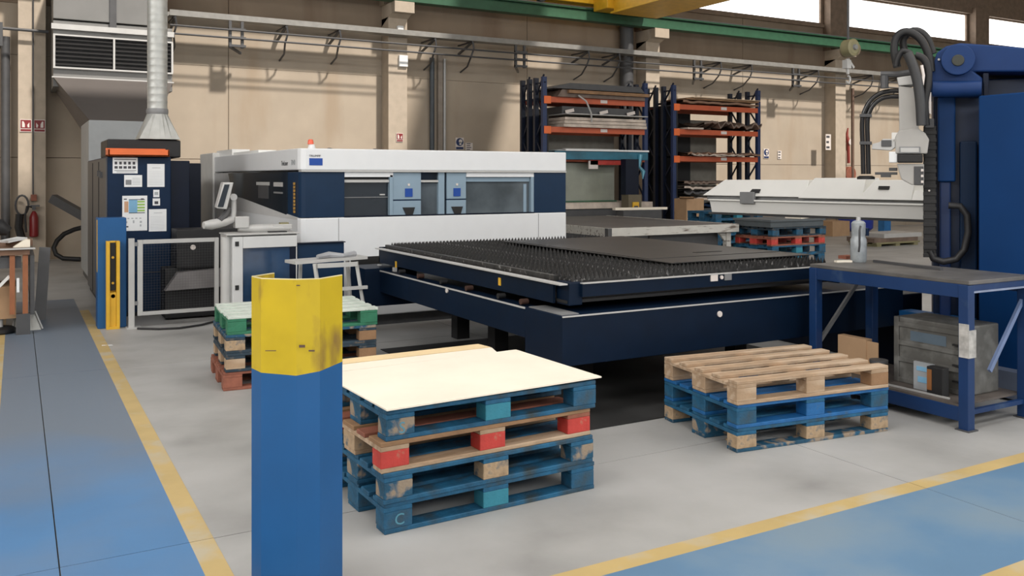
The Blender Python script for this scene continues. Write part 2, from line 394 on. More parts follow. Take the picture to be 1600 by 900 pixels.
# left part of the wall: lower line crossing at the top left
t = T('conduit_run', 'dark conduit on brackets crossing the wall at far left', 'conduit', (-1.5, 19.3, 4.0))
add('pipe', MB().tube([(-7.9, 19.35, 4.6), (.55, 19.35, 4.48)], .03, 8), DGREY, t)
add('bracket', MB().bar((-.25, 19.98, 4.2), (-.25, 19.35, 4.55), .06, .05).bar((-.25, 19.35, 4.6), (-.25, 19.35, 4.15), .06, .06), DGREY, t)
# pipes on wall
def downpipe(x, y, z0, z1, r_, m, label):
    o = add('downpipe', MB().tube([(x, y, z0), (x, y, z1)], r_, 12), m); return tag(o, label, 'pipe')
downpipe(8.93, 19.9, 0, 4.6, .06, mat('slate_pipe', (.07, .085, .10), .5), 'dark slate pipe right of the middle column')
downpipe(9.28, 19.92, 0, 4.6, .035, LGREY, 'thin grey conduit beside the dark slate pipe')
tag(add('pilaster', box(9.1, 9.22, 19.9, 19.99, 0, 4.7), mat('pil', (.3, .26, .22), .8)), 'narrow grey vertical cover strip on the wall beside conduit', 'cover strip')
downpipe(14.75, 19.75, 0, 6.2, .19, DGREY, 'thick dark upright tube beside the column behind the rack')  # dark tube along the dark strip left of the column
downpipe(-.18, 19.85, 0, 4.4, .08, DGREY, 'dark downpipe left of the leftmost column')
downpipe(23.75, 19.6, 0, 4.55, .05, mat('brown_pipe', (.16, .10, .07), .5), 'thin brown pipe beside the column by the gantry arm')
tag(add('junction_box', box(7.9, 8.12, 19.48, 19.55, 4.28, 4.55), PAPER, bev=.01), 'small white junction box on the middle column', 'junction box')
tag(add('camera_box', box(7.85, 8.0, 19.45, 19.55, 5.12, 5.24), PAPER, bev=.01), 'tiny white sensor box high on the middle column', 'sensor')

# signs --------------------------------------------------------------
def fire_sign(x, z, w_, y, label, flip=False):
    t = T('fire_sign', label, 'sign', (x, y, z - w_ * .6)); h = w_ * 1.22
    add('board', box(x - w_/2, x + w_/2, y, y + .012, z - h/2, z + h/2), SIGNW, t)
    add('red_field', box(x - w_*.45, x + w_*.45, y - .004, y, z - h*.22, z + h*.45), SIGNR, t)
    add('red_strip', box(x - w_*.45, x + w_*.45, y - .004, y, z - h*.45, z - h*.28), SIGNR, t)
    m = MB(); s = -1 if flip else 1
    m.prism_xz([(x + s*a*w_, z + b*h) for a, b in ((-.32, -.14), (-.08, -.14), (-.08, .12), (-.2, .34), (-.32, .34))][::s], y - .008, y - .004)
    m.prism_xz([(x + s*a*w_, z + b*h) for a, b in ((.12, .05), (.30, .25), (.30, -.14), (.16, -.14))][::-s], y - .008, y - .004)
    add('pictogram', m, SIGNW, t)
fire_sign(.165, 2.66, .20, 19.53, 'left one of two red fire equipment signs on the leftmost column')
fire_sign(.40, 2.66, .20, 19.53, 'right one of two red fire equipment signs on the leftmost column', True)
fire_sign(7.93, 2.60, .17, 19.53, 'single red fire equipment sign on the middle column')
def round_sign(x, z, r_, y, label):
    t = T('mandatory_sign', label, 'sign', (x, y, z - r_*1.6))
    add('board', box(x - r_*1.12, x + r_*1.12, y, y + .01, z - r_*1.9, z + r_*1.12), SIGNW, t)
    add('disc', MB().lathe((x, y - .005, z), [(r_, 0), (r_, .005)], 24, 'y'), SIGNB, t)
    add('pictogram', MB().lathe((x + .02, y - .009, z + .02), [(r_*.5, 0), (r_*.5, .004)], 14, 'y').box(x - r_*.1, x + r_*.45, y - .009, y - .005, z - r_*.7, z), SIGNW, t)
    add('caption', box(x - r_, x + r_, y - .005, y, z - r_*1.8, z - r_*1.25), SIGNB, t)
p = onY(718, 222, 19.99); round_sign(p.x, p.z, .10, 19.98, 'round dark blue mandatory sign above the laser machine')
p = onY(1197, 238, 19.99); round_sign(p.x, p.z, .10, 19.98, 'round mandatory sign right of the far pallet rack')
def notice(px, py, w_, h_, Y, label, lines=4, name='wall_notice', m=SIGNW):
    p = onY(px, py, Y); t = T(name, label, 'notice', (p.x, Y, p.z - h_/2))
    add('sheet', box(p.x - w_/2, p.x + w_/2, Y - .006, Y, p.z - h_/2, p.z + h_/2), m, t)
    mb = MB()
    for i in range(lines):
        z = p.z + h_/2 - h_ * (i + .7) / lines; mb.box(p.x - w_*.38, p.x + w_*(.1 + .28*random.random()), Y - .009, Y - .006, z, z + h_/lines*.4)
    add('print', mb, INK, t); return t
notice(733, 229, .20, .19, 19.985, 'small printed notice beside the round sign above the laser machine')
notice(1218, 242, .16, .26, 19.985, 'pale notice right of the round sign by the far rack', 3)
notice(1294, 222, .24, .50, 19.54, 'pale notice with dark marks on the column by the gantry arm', 3)

# fire extinguisher and hose
t = T('fire_extinguisher', 'red fire extinguisher hanging low on the leftmost column', 'extinguisher', (.30, 19.4, .6))
add('cylinder', MB().lathe((.30, 19.42, .50), [(.06, 0), (.08, .02), (.08, .38), (.05, .46), (.025, .50)], 16), REDX, t)
add('valve', MB().box(.27, .33, 19.39, 19.45, 1.03, 1.09).box(.24, .40, 19.40, 19.44, 1.09, 1.12), DGREY, t)
add('hose', MB().tube([(.26, 19.4, 1.08), (.18, 19.35, 1.1), (.15, 19.35, .9), (.17, 19.35, .6)], .018, 6), BLACK, t)
t = T('hanging_hose', 'coiled dark hose hanging on the leftmost column beside extinguisher', 'hose', (.09, 19.4, .8))
add('coil', MB().tube([(.10 + .11*cos(a*pi/8), 19.42, 1.12 + .19*sin(a*pi/8)) for a in range(17)], .022, 6), DGREY, t)
add('tail', MB().tube([(.06, 19.4, .95), (.04, 19.4, .7), (.1, 19.4, .45), (.14, 19.4, .4)], .07, 8), BLACK, t)
t = T('alarm_box', 'small red call box on conduit of the leftmost column', 'alarm box', (.29, 19.5, 1.15))
add('box', box(.25, .35, 19.46, 19.54, 1.2, 1.32), PBROWN, t); add('conduit', MB().tube([(.29, 19.52, 1.32), (.29, 19.52, 5.2)], .015, 6), DGREY, t)
t = T('red_hook_block', 'dark red hook with a pale tag hanging on the wall beyond the arm', 'hook', (24.2, 19.9, 2.0))
p = onY(1325, 200, 19.9); q = onY(1326, 255, 19.9); r = onY(1325, 222, 19.9)
add('strap', MB().tube([p, onY(1323, 212, 19.9), r], [.02, .05, .08], 8), HOOKR, t); add('rod', MB().tube([r, q], .05, 8), HOOKR, t)
add('tag', MB().lathe((r.x + .05, 19.82, r.z), [(.1, 0), (.1, .03)], 12, 'y'), SIGNW, t)
p = onY(1322, 268, 19.8)
tag(add('hose_reel', MB().lathe((p.x, 19.6, p.z - .08), [(.24, 0), (.24, .2)], 20, 'y'), PBROWN), 'dark brown hose reel low on the wall beyond the gantry arm', 'hose reel')

# ================================================================== AIR HANDLING DUCT (top left)
t = T('extraction_duct', 'large grey extraction duct with louvred intake tapering down the wall', 'duct', (1.6, 18.5, 0))
Xa, Xb = .60, 2.70; Yd = 18.5
add('upper_casing', box(Xa, Xb - .1, Yd, 19.9, 4.62, 5.6), DUCTM, t, bev=.01)
add('seam_strip', box(1.56, 1.68, Yd - .03, Yd, 4.40, 5.6), DGREY, t)
add('ledge', box(Xa - .03, Xb + .02, Yd - .06, Yd + .02, 4.42, 4.52), LGREY, t)
add('middle_casing', box(Xa, Xb, Yd + .04, 19.9, 3.35, 4.60), DUCTM, t, bev=.01)
m = MB(); z0, z1 = 3.72, 4.30
m.box(Xa, Xb, Yd - .05, Yd + .04, z1, z1 + .03); m.box(Xa, Xb, Yd - .05, Yd + .04, z0 - .03, z0)
for x in (Xa, 1.62, Xb - .03): m.box(x, x + .035, Yd - .05, Yd + .04, z0, z1)
add('louvre_frame', m, LGREY, t)
add('louvre_back', box(Xa, Xb, Yd + .03, Yd + .045, z0, z1), BLACK, t)
for i in range(7):
    z = z0 + .04 + i * .078
    for a, b in ((Xa + .04, 1.62), (1.66, Xb - .03)):
        add('louvre_blade', MB().add([(a, Yd - .03, z), (b, Yd - .03, z), (b, Yd + .02, z + .05), (a, Yd + .02, z + .05), (a, Yd - .03, z - .006), (b, Yd - .03, z - .006), (b, Yd + .02, z + .044), (a, Yd + .02, z + .044)],
            [(0,1,2,3),(7,6,5,4),(0,4,5,1),(3,2,6,7),(1,5,6,2),(0,3,7,4)]), BLACK, t)
# hopper: wide at top, narrowing
tp = [(Xa, Yd, 3.53), (Xb, Yd, 3.53), (Xb, 19.9, 3.53), (Xa, 19.9, 3.53)]
bt = [(1.15, 16.6, 2.55), (2.15, 16.6, 2.55), (2.15, 17.6, 2.3), (1.15, 17.6, 2.3)]
add('hopper', MB().add(tp + bt, [(0,1,2,3),(7,6,5,4),(0,4,5,1),(1,5,6,2),(2,6,7,3),(3,7,4,0)]), DUCTF, t)
add('hopper_rim', box(Xa - .02, Xb + .02, Yd - .02, Yd + .06, 3.515, 3.54), LGREY, t)
t = T('dust_collector', 'plain light grey filter box standing behind the navy cabinet', 'filter unit', (1.45, 15.6, 0))
add('body', box(.97, 2.1, 15.0, 16.8, .1, 2.54), mat('filter_grey', (.36, .38, .39), .5, var=.05), t, bev=.02)
add('plinth', box(1.0, 2.07, 15.05, 16.75, 0, .1), DGREY, t)
t = T('wall_chute', 'diagonal dark chute and curved hose low against the wall at left', 'chute', (.9, 19.3, 0))
add('chute', MB().bar((.62, 19.3, 1.25), (1.35, 18.9, .78), .2, .16), DGREY, t)
add('hose', MB().tube([(1.5, 18.8, .72), (1.2, 19.05, .70), (1.0, 19.2, .64), (.82, 19.32, .55), (.70, 19.38, .42), (.64, 19.4, .28), (.68, 19.38, .15), (.80, 19.33, .07), (1.1, 19.2, .05)], .045, 10), BLACK, t)

# galvanised pipe + cone on cabinet
t = T('exhaust_pipe', 'tall spiral galvanised exhaust pipe rising from the navy cabinet', 'pipe', (1.47, 11.75, 2.11))
cxp, cyp = 1.535, 11.75
prof = [(.115, 2.50)]; z = 2.50
while z < 5.6: prof += [(.1195, z + .005), (.1195, z + .012), (.118, z + .016), (.118, z + .085)]; z += .09
add('pipe', MB().lathe((cxp, cyp, 0), prof, 24), GALV, t)
add('collar', MB().lathe((cxp, cyp, 2.44), [(.125, 0), (.13, .02), (.13, .05), (.125, .07)], 24), MGREY, t)
n = 24; top = [(cxp + .12*cos(2*pi*i/n), cyp + .12*sin(2*pi*i/n), 2.45) for i in range(n)]
def sq(a, h):
    c_, s_ = cos(a), sin(a); k = h / max(abs(c_), abs(s_)); return k*c_, k*s_
bot = [(cxp + sq(2*pi*i/n, .235)[0], cyp + sq(2*pi*i/n, .235)[1], 2.125) for i in range(n)]
add('cone', MB().add(bot + top, [(i, (i+1) % n, n+(i+1) % n, n+i) for i in range(n)] + [tuple(reversed(range(n))), tuple(range(n, 2*n))]), GALV, t)

# ================================================================== NAVY CABINET (dust extraction)
t = T('control_cabinet', 'tall navy cabinet with taped papers and orange tray on top', 'cabinet', (1.4, 11.3, 0))
add('body', box(.93, 1.63, 11.30, 14.5, .06, 1.90), NAVY, t, bev=.01)
add('side_body', box(1.63, 1.86, 11.38, 14.5, .06, 1.86), DNAVY, t, bev=.01)
add('side_panel', box(.915, .93, 11.32, 14.3, .1, 1.88), DGREY, t)
for y in (12.3, 13.3): add('door_seam', box(.908, .916, y, y + .03, .1, 1.85), BLACK, t)
for y, z in ((11.8, 1.65), (12.1, 1.67), (12.0, 1.05), (12.05, .95), (11.9, .25)): add('handle', box(.88, .915, y, y + .07, z, z + .07), DGREY, t)
add('hood', box(.95, 1.78, 11.55, 12.5, 1.90, 2.115), BLACK, t, bev=.015)
add('plinth', box(.95, 1.84, 11.4, 14.4, 0, .06), BLACK, t)
add('front_seam', box(.94, 1.62, 11.293, 11.30, .52, .53), BLACK, t)
m = MB(); x0, x1, y0, y1, z0, z1 = .93, 1.60, 11.2, 11.55, 1.905, 1.985
m.box(x0, x1, y0, y1, z0, z0 + .02); m.box(x0, x1, y0, y0 + .02, z0, z1); m.box(x0, x1, y1 - .02, y1, z0, z1 + .02); m.box(x0, x0 + .02, y0, y1, z0, z1); m.box(x1 - .02, x1, y0, y1, z0, z1)
tag(add('orange_tray', m, ORANGE, bev=.004), 'shallow orange tray on top of the navy cabinet', 'tray')
def sheet(px0, py0, px1, py1, label, kind, Y=11.30):
    a = onY(px0, py0, Y); b = onY(px1, py1, Y); x0, x1 = a.x, b.x; z1, z0 = a.z, b.z; w_ = x1 - x0; h_ = z1 - z0
    t = T('notice_sheet', label, 'notice', ((x0+x1)/2, Y, z0))
    add('sheet', box(x0, x1, Y - .004, Y - .001, z0, z1), PAPER, t)
    def P(n, m, rects):
        mb = MB()
        for a_, b_, c_, d_ in rects: mb.box(x0 + a_*w_, x0 + b_*w_, Y - .006, Y - .004, z0 + c_*h_, z0 + d_*h_)
        add(n, mb, m, t)
    if kind == 0:
        P('heading', INK, [(.06, .94, .86, .90), (.06, .94, .17, .20), (.15, .88, .08, .10)])
        P('pictogram', INK, [(.08 + .18*i, .18 + .18*i, .56, .74) for i in range(5)] + [(.07 + .18*i, .20 + .18*i, .30, .46) for i in range(6) if .2 + .18*i < 1])
    elif kind == 1:
        P('heading', INKL, [(.28, .76, .82, .84)]); P('print', mat('ink_faint', (.62, .63, .65), .7), [(.1, .88, .1 + .07*i, .115 + .07*i) for i in range(9)])
    elif kind == 2:
        P('photo', MGREY, [(.08, .4, .18, .6)]); P('print', INKL, [(.45, .9, .2 + .13*i, .23 + .13*i) for i in range(5)])
    elif kind == 3:
        P('blue_block', PBLU, [(.26, .6, .52, .88)]); P('green_block', PGRN, [(.6, .9, .55 + .085*i, .60 + .085*i) for i in range(4)])
        P('brown_block', PORG, [(.08, .24, .53, .84)]); P('rule', INK, [(.26, .9, .88, .90), (.26, .9, .50, .52), (.06, .18, .89, .92), (.74, .86, .89, .92), (.12, .24, .10, .14)])
        P('diagram', INKL, [(.2 + .16*i, .28 + .16*i, .34, .37) for i in range(4)] + [(.15, .2, .22, .28), (.42, .48, .22, .3), (.7, .78, .22, .28), (.7, .76, .12, .18)])
    else:
        P('print', INK if kind == 5 else INKL, [(.25, .75, .2, .6)] if kind == 5 else [(.2, .8, .3, .7)])
sheet(176, 246, 215, 271, 'paper with two rows of small pictograms, topmost on the navy cabinet', 0)
sheet(194, 273.5, 222, 292, 'small landscape paper with a grey photo below the pictogram sheet', 2)
sheet(230, 256, 257, 292, 'plain white text page at the upper right of the navy cabinet', 1)
sheet(191, 306, 230, 360, 'large paper with coloured blue and green chart on the navy cabinet', 3)
sheet(232.5, 327, 260, 361, 'blank looking white page at the lower right of the navy cabinet', 1)
sheet(239.5, 296.5, 249, 308, 'tiny pale label above another on the navy cabinet', 4)
sheet(238.5, 310, 250, 321, 'tiny label with a dark mark on the navy cabinet', 5)

# dark unit right of cabinet and low conveyor seen through fence
t = T('exhaust_unit', 'dark navy unit standing between cabinet and laser machine', 'cabinet', (2.15, 12.3, 0))
add('body', box(1.88, 2.10, 12.0, 14.4, 0.05, 1.84), DNAVY, t, bev=.01); add('plinth', box(1.9, 2.08, 12.05, 14.3, 0, .05), BLACK, t)
t = T('scrap_conveyor', 'low dark scrap conveyor with a grey lid behind the mesh fence', 'conveyor', (2.0, 11.0, 0))
add('body', box(1.50, 2.45, 10.85, 11.2, .02, .60), BLACK, t, bev=.01)
add('hood', box(1.62, 2.45, 10.80, 11.2, .60, 1.05), BLACK, t, bev=.01)
add('lid', MB().prism_xz([(1.48, .36), (1.62, .56), (2.35, .60), (2.35, .38)], 10.70, 10.82), mat('lid_grey', (.2, .19, .19), .5), t)
add('lamp', MB().lathe((1.80, 10.79, .84), [(.03, 0), (.03, .01)], 12, 'y'), SIGNW, t)

# ================================================================== LIGHT BARRIER POST (blue box with yellow guard)
t = T('light_barrier_post', 'blue post with a yellow slotted light barrier in front of the cabinet', 'post', (.93, 10.65, 0))
add('body', box(.775, 1.065, 10.6, 10.86, .0, 1.21), BLUEP, t, bev=.006)
add('side_stripe', box(.770, .776, 10.62, 10.67, .62, 1.19), YELS, t)
m = MB(); x0, x1 = .855, .99
m.box(x0, x0 + .035, 10.50, 10.598, .03, .96); m.box(x1 - .035, x1, 10.50, 10.598, .03, .96); m.box(x0 + .035, x1 - .035, 10.585, 10.598, .03, .96); m.box(x0, x1, 10.50, 10.598, .0, .03)
add('yellow_channel', m, YELS, t, bev=.003)
add('lower_cover', box(x0 + .037, x1 - .037, 10.52, 10.58, .03, .40), YELS, t)
add('sensor_strip', box(x0 + .04, x1 - .04, 10.55, 10.584, .42, .94), BLACK, t)
for z in (.78, .50): add('lens', MB().lathe(((x0+x1)/2, 10.54, z), [(.014, 0), (.014, .01)], 10, 'y'), YELS, t)
add('connector', MB().lathe(((x0+x1)/2, 10.52, .36), [(.022, 0), (.022, .04)], 12, 'y'), LGREY, t)

# ================================================================== MESH FENCE
t = T('mesh_fence', 'grey framed wire mesh safety fence beside the blue post', 'fence', (1.5, 10.5, 0))
fy = 10.5
add('post', box(1.075, 1.135, fy - .03, fy + .03, 0, .985), LGREY, t, bev=.004)
add('foot_plate', box(1.05, 1.20, fy - .07, fy + .07, 0, .012), LGREY, t)
m = MB(); a, b, z0, z1 = 1.165, 2.03, .13, .965
m.box(a, a + .055, fy - .02, fy + .02, z0, z1); m.box(b - .045, b, fy - .02, fy + .02, z0, z1); m.box(a + .055, b - .045, fy - .02, fy + .02, z1 - .045, z1); m.box(a + .055, b - .045, fy - .02, fy + .02, z0, z0 + .04)
add('frame', m, LGREY, t, bev=.003)
m = MB(); x = a + .055
while x < b - .045: m.bar((x, fy, z0 + .03), (x, fy, z1 - .03), .0013, .0013); x += .03
z = z0 + .05
while z < z1 - .05: m.bar((a + .05, fy + .003, z), (b - .04, fy + .003, z), .0013, .0013); z += .03
o = add('wire_mesh', m, DGREY, t); o['kind'] = 'stuff'
for z in (.25, .90): add('clamp', box(1.13, 1.17, fy - .025, fy + .025, z, z + .04), MGREY, t)
add('end_post', box(2.06, 2.11, fy - .03, fy + .03, 0, .965), LGREY, t)
tag(add('floor_cable', MB().tube([(1.15, 10.35, .015), (1.35, 10.2, .015), (1.55, 10.15, .015), (1.8, 10.25, .015), (2.05, 10.5, .015)], .012, 6), BLACK), 'black cable lying on the floor under the mesh fence', 'cable')

# ================================================================== OPERATOR CABINET
t = T('operator_cabinet', 'light grey cabinet with rounded dark blue windows left of the laser', 'cabinet', (2.1, 8.9, 0))
add('body', box(1.80, 2.50, 8.93, 9.22, .0, 1.09), LGREY, t, bev=.01)
add('corner_post', MB().lathe((1.80, 8.95, 0), [(.045, 0), (.045, 1.07)], 14), LGREY, t)
m = MB(); x0, x1, z0, z1 = 1.85, 2.49, .05, 1.07
m.box(x0, x0 + .10, 8.88, 8.93, z0, z1); m.box(x0 + .10, x1, 8.88, 8.93, .955, z1); m.box(x1 - .01, x1, 8.88, 8.93, z0, z1 - .115); m.box(x0 + .10, x1 - .01, 8.88, 8.93, z0, z0 + .1)
add('door_frame', m, mat('frame_pale', (.60, .61, .61), .4, var=.03), t, bev=.012)
add('door_window', box(x0 + .10, x1 - .01, 8.905, 8.925, z0 + .1, .955), mat('door_glass_blue', (.02, .05, .11), .15, var=.35, scale=3, spec=.8), t)
for z in (.98, .55): add('latch', box(x0 + .025, x0 + .06, 8.872, 8.88, z, z + .045), BLACK, t)
add('top', box(1.79, 2.51, 8.87, 9.23, 1.085, 1.10), LGREY, t, bev=.004)
add('blue_panel', box(2.50, 3.0, 8.93, 9.0, .0, .975), NAVY2, t, bev=.004)
add('panel_cap', box(2.50, 3.01, 8.91, 9.01, .975, .985), DNAVY, t)
add('inner_post', box(2.42, 2.50, 8.895, 8.925, .1, .955), DNAVY, t)
tag(add('tablet', box(2.22, 2.40, 8.93, 9.0, 1.101, 1.112), BLACK), 'thin black tablet lying on the grey operator cabinet', 'tablet')
# monitor on swinging arm
t = T('operator_console', 'grey swivel arm console with tilted screen above the operator cabinet', 'console', (2.1, 9.08, 1.10))
Yc = 9.08
def P9(px, py, Y=Yc): return onY(px, py, Y)
add('base', MB().tube([P9(372, 357), P9(400, 357), P9(440, 356), P9(452, 357)], [.03, .045, .045, .03], 10), LGREY, t)
add('swivel_block', MB().box(P9(366, 352).x, P9(388, 352).x, Yc - .05, Yc + .05, P9(0, 356, Yc).z if False else P9(380, 356).z, P9(380, 338).z), LGREY, t, bev=.008)
add('housing', MB().box(P9(425, 352).x, P9(455, 352).x, Yc - .04, Yc + .05, P9(440, 358).z, P9(440, 350).z), LGREY, t, bev=.006)
add('cover', MB().box(P9(437, 350).x, P9(450, 350).x, Yc - .03, Yc + .03, P9(440, 350).z, P9(440, 347.5).z), OLIVE, t)
add('arm', MB().tube([P9(318, 352, 8.98), P9(330, 351, 9.0), P9(350, 347, 9.03), P9(363, 343)], [.035, .05, .045, .035], 12), LGREY, t)
add('upright', MB().tube([P9(363, 344), P9(365, 330), P9(365, 310)], [.03, .028, .026], 10), LGREY, t)
add('elbow', MB().lathe((P9(364, 308).x, Yc - .04, P9(364, 308).z), [(.035, 0), (.035, .08)], 14, 'y'), LGREY, t)
# screen: a tilted slab seen from its edge side, facing left towards the operator
a = P9(345, 285); b = P9(336, 325); 
sc = [(a.x, a.z), (a.x + .095, a.z), (b.x + .09, b.z - .01), (b.x, b.z)]
add('screen_shell', MB().add([(a.x, Yc - .12, a.z), (a.x + .10, Yc - .12, a.z), (b.x + .09, Yc - .12, b.z - .012), (b.x - .01, Yc - .12, b.z),
     (a.x + .04, Yc + .2, a.z), (a.x + .13, Yc + .2, a.z), (b.x + .13, Yc + .2, b.z - .012), (b.x + .03, Yc + .2, b.z)],
     [(0,3,2,1),(4,5,6,7),(0,1,5,4),(1,2,6,5),(2,3,7,6),(3,0,4,7)]), LGREY, t, bev=.008)
add('screen_glass', MB().add([(a.x + .012, Yc - .128, a.z - .02), (a.x + .06, Yc - .128, a.z - .02), (b.x + .055, Yc - .128, b.z + .012), (b.x + .0, Yc - .128, b.z + .015),
     (a.x + .012, Yc - .119, a.z - .02), (a.x + .06, Yc - .119, a.z - .02), (b.x + .055, Yc - .119, b.z + .012), (b.x + .0, Yc - .119, b.z + .015)],
     [(0,3,2,1),(4,5,6,7),(0,1,5,4),(1,2,6,5),(2,3,7,6),(3,0,4,7)]), GLASS, t)
add('keyboard_tray', MB().tube([P9(343, 345, 9.0), P9(352, 336, 9.04), P9(357, 326)], [.03, .035, .03], 8), DGREY, t)

# ================================================================== LASER MACHINE
t = T('laser_machine', 'large white and navy laser cutting machine with window band', 'machine', (4.3, 9.3, 0))
X0, X1, Y0, Y1 = 2.63, 6.01, 9.30, 13.9
r_ = .07
add('lower_panel', MB().prism([(X0, Y1), (X0, Y0 + r_), (X0 + .02, Y0 + .02), (X0 + r_, Y0), (X1, Y0), (X1, Y1)], .12, 1.218), WHITE, t, bev=.012)
add('plinth', box(X0 + .05, X1 - .05, Y0 + .06, Y1, 0, .12), DGREY, t)
add('upper_fascia', MB().prism([(X0, Y1), (X0, Y0 + r_), (X0 + .02, Y0 + .02), (X0 + r_, Y0), (X1, Y0), (X1, Y1)], 1.735, 1.968), WHITE, t, bev=.012)
add('fascia_lip', box(X0 + .02, X1 - .005, Y0 - .012, Y0 + .1, 1.715, 1.735), LGREY, t)
add('core', box(X0 + .12, X1 - .02, Y0 + .15, Y1, 1.218, 1.735), GLASS, t)
add('corner_panel', MB().prism([(X0 + .01, Y0 + .5), (X0 + .01, Y0 + r_), (X0 + .03, Y0 + .03), (X0 + r_, Y0 + .01), (3.134, Y0 + .01), (3.134, Y0 + .1), (X0 + .13, Y0 + .5)], 1.222, 1.715), NAVY2, t, bev=.006)
add('end_panel', box(5.545, X1 - .003, Y0 + .005, Y0 + .15, 1.22, 1.715), NAVY2, t, bev=.006)
for x in (3.06, 5.60): add('panel_joint', box(x, x + .006, Y0 - .002, Y0 + .002, .14, 1.21), MGREY, t)
# side band: glass, lower edge rises to the back
za = 1.222; zb = 1.36
add('side_window', MB().prism_yz([(Y0 + .5, 1.715), (12.9, 1.715), (12.6, 1.40), (12.0, 1.38), (Y0 + .5, 1.24)], X0 - .004, X0 + .12), GLASS, t)
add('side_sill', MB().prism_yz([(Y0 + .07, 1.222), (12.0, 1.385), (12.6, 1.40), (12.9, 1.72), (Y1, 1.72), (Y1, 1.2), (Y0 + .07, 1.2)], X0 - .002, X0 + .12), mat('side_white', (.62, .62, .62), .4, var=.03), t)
add('back_panel', box(X0 - .03, X0 + .3, 13.9, 14.95, 0, 2.03), OFFW, t, bev=.02)
for i, (ya, yb, z0, z1, m_) in enumerate(((10.6, 11.1, 1.40, 1.56, DGREY), (10.55, 11.2, 1.56, 1.60, LGREY), (9.95, 10.35, 1.55, 1.60, LGREY), (9.95, 10.35, 1.47, 1.49, MGREY))):
    add('side_fitting', box(X0 - .008, X0 - .004, ya, yb, z0, z1), m_, t)
for i in range(9): add('warning_strip', box(X0 - .006, X0 + .004, 9.47, 9.52, 1.27 + i*.038, 1.297 + i*.038), mat('amber', (.50, .28, .06), .5), t)
# windows and doors in band
def fz(a, b, z0, z1, name, m_, dy=.03, dep=.04, bev=0): return add(name, box(a, b, Y0 + dy, Y0 + dy + dep, z0, z1), m_, t, bev)
BZ0, BZ1 = 1.222, 1.715
fz(3.134, 3.70, BZ0, BZ1 - .10, 'window_glass', GLASS, .07)
fz(3.134, 3.70, BZ1 - .055, BZ1, 'window_rail', WHITE, .01, .1); fz(3.134, 3.68, BZ1 - .115, BZ1 - .085, 'blind_rail', LGREY, .03, .06)
fz(3.134, 3.68, BZ1 - .085, BZ1 - .055, 'dark_gap', BLACK, .06)
fz(3.134, 3.66, 1.43, 1.438, 'reflection_bar', MGREY, .06, .01)
fz(3.66, 3.70, BZ0, BZ1 - .03, 'window_post', BLUEG, .01, .09, .004)
fz(3.56, 3.62, 1.455, 1.47, 'inner_fitting', LGREY, .055, .015)
for a, b in ((3.70, 4.045), (4.37, 4.62)):
    fz(a, b, 1.405, BZ1, 'door_panel', BLUEG, .02, .08, .004); fz(a, b, BZ0, 1.39, 'door_panel_lower', BLUEG, .02, .08, .004)
    fz(a, b, 1.39, 1.405, 'door_seam', NAVY2, .03)
    cxx = (a + b) / 2 + .02 if a < 4 else a + .13
    fz(cxx - .045, cxx + .045, 1.435, 1.53, 'logo_square', LOGO, .012, .01)
    fz(cxx - .012, cxx + .012, 1.56, 1.585, 'badge', SIGNW, .012, .01)
    add('handle', MB().prism_xz([(cxx - .075, 1.315), (cxx + .075, 1.315), (cxx + .045, 1.222), (cxx - .03, 1.222)], Y0 + .01, Y0 + .03), BLACK, t)
fz(4.045, 4.262, BZ0, BZ1 - .12, 'narrow_window', GLASS2, .06); fz(4.045, 4.262, BZ1 - .115, BZ1 - .09, 'narrow_rail', LGREY, .02, .06); fz(4.045, 4.262, BZ1 - .085, BZ1, 'narrow_transom', GLASS, .05)
fz(4.262, 4.34, BZ0, BZ1, 'door_post', BLUEG, .015, .09, .004); fz(4.34, 4.37, BZ0, BZ1, 'door_gap', DNAVY, .05)
fz(4.62, 5.50, BZ0, BZ1 - .09, 'window_glass', GLASS2, .06); fz(4.62, 5.545, BZ1 - .055, BZ1, 'window_rail', WHITE, .01, .1, .003)
fz(4.62, 5.5, BZ1 - .11, BZ1 - .056, 'blind_rail', BLUEG, .04, .04)
fz(5.42, 5.46, BZ0, BZ1 - .14, 'inner_post', BLUEG, .05, .012); fz(5.505, 5.545, BZ0, BZ1 - .055, 'window_post', BLUEG, .01, .09, .004)
fz(3.134, 5.545, BZ0 - .004, BZ0 + .01, 'band_sill', DNAVY, .0, .08)
add('logo_square', box(2.738, 2.883, Y0 - .004, Y0 + .01, 1.785, 1.862), LOGO, t)
text('TRUMPF', .033, faceS(2.735, Y0 - .004, 1.876), INK, t, sx=1.05)
text('TruLaser', .075, faceW(X0 - .003, 10.02, 1.79), INK, t); text('7040', .085, faceW(X0 - .003, 9.62, 1.79), INKL, t)
add('table_slot', MB().prism_xz([(5.66, .80), (5.69, .86), (5.86, .86), (5.90, .80)], Y0 - .01, Y0 + .01), BLACK, t)
add('table_opening', box(3.2, 5.95, Y0 - .006, Y0 + .004, .45, .78), BLACK, t)
b1 = T('beacon_lamp', 'small white and red beacon lamp on top of the laser machine', 'beacon', (2.82, 9.9, 1.968))
p = onY(487, 231, 9.75); 
add('base', MB().lathe((p.x, 9.75, 1.968), [(.05, 0), (.04, .03), (.03, .06)], 14), PAPER, b1); add('lens', MB().lathe((p.x - .012, 9.75, 2.028), [(.034, 0), (.03, .04), (.02, .055)], 14), mat('lens_red', (.8, .12, .06), .3), b1)
for px in (515, 586):
    p = onY(px, 230, 9.9); add('roof_knob', MB().lathe((p.x, 9.9, 1.966), [(.045, 0), (.04, .02), (.015, .03)], 12), DGREY, t)
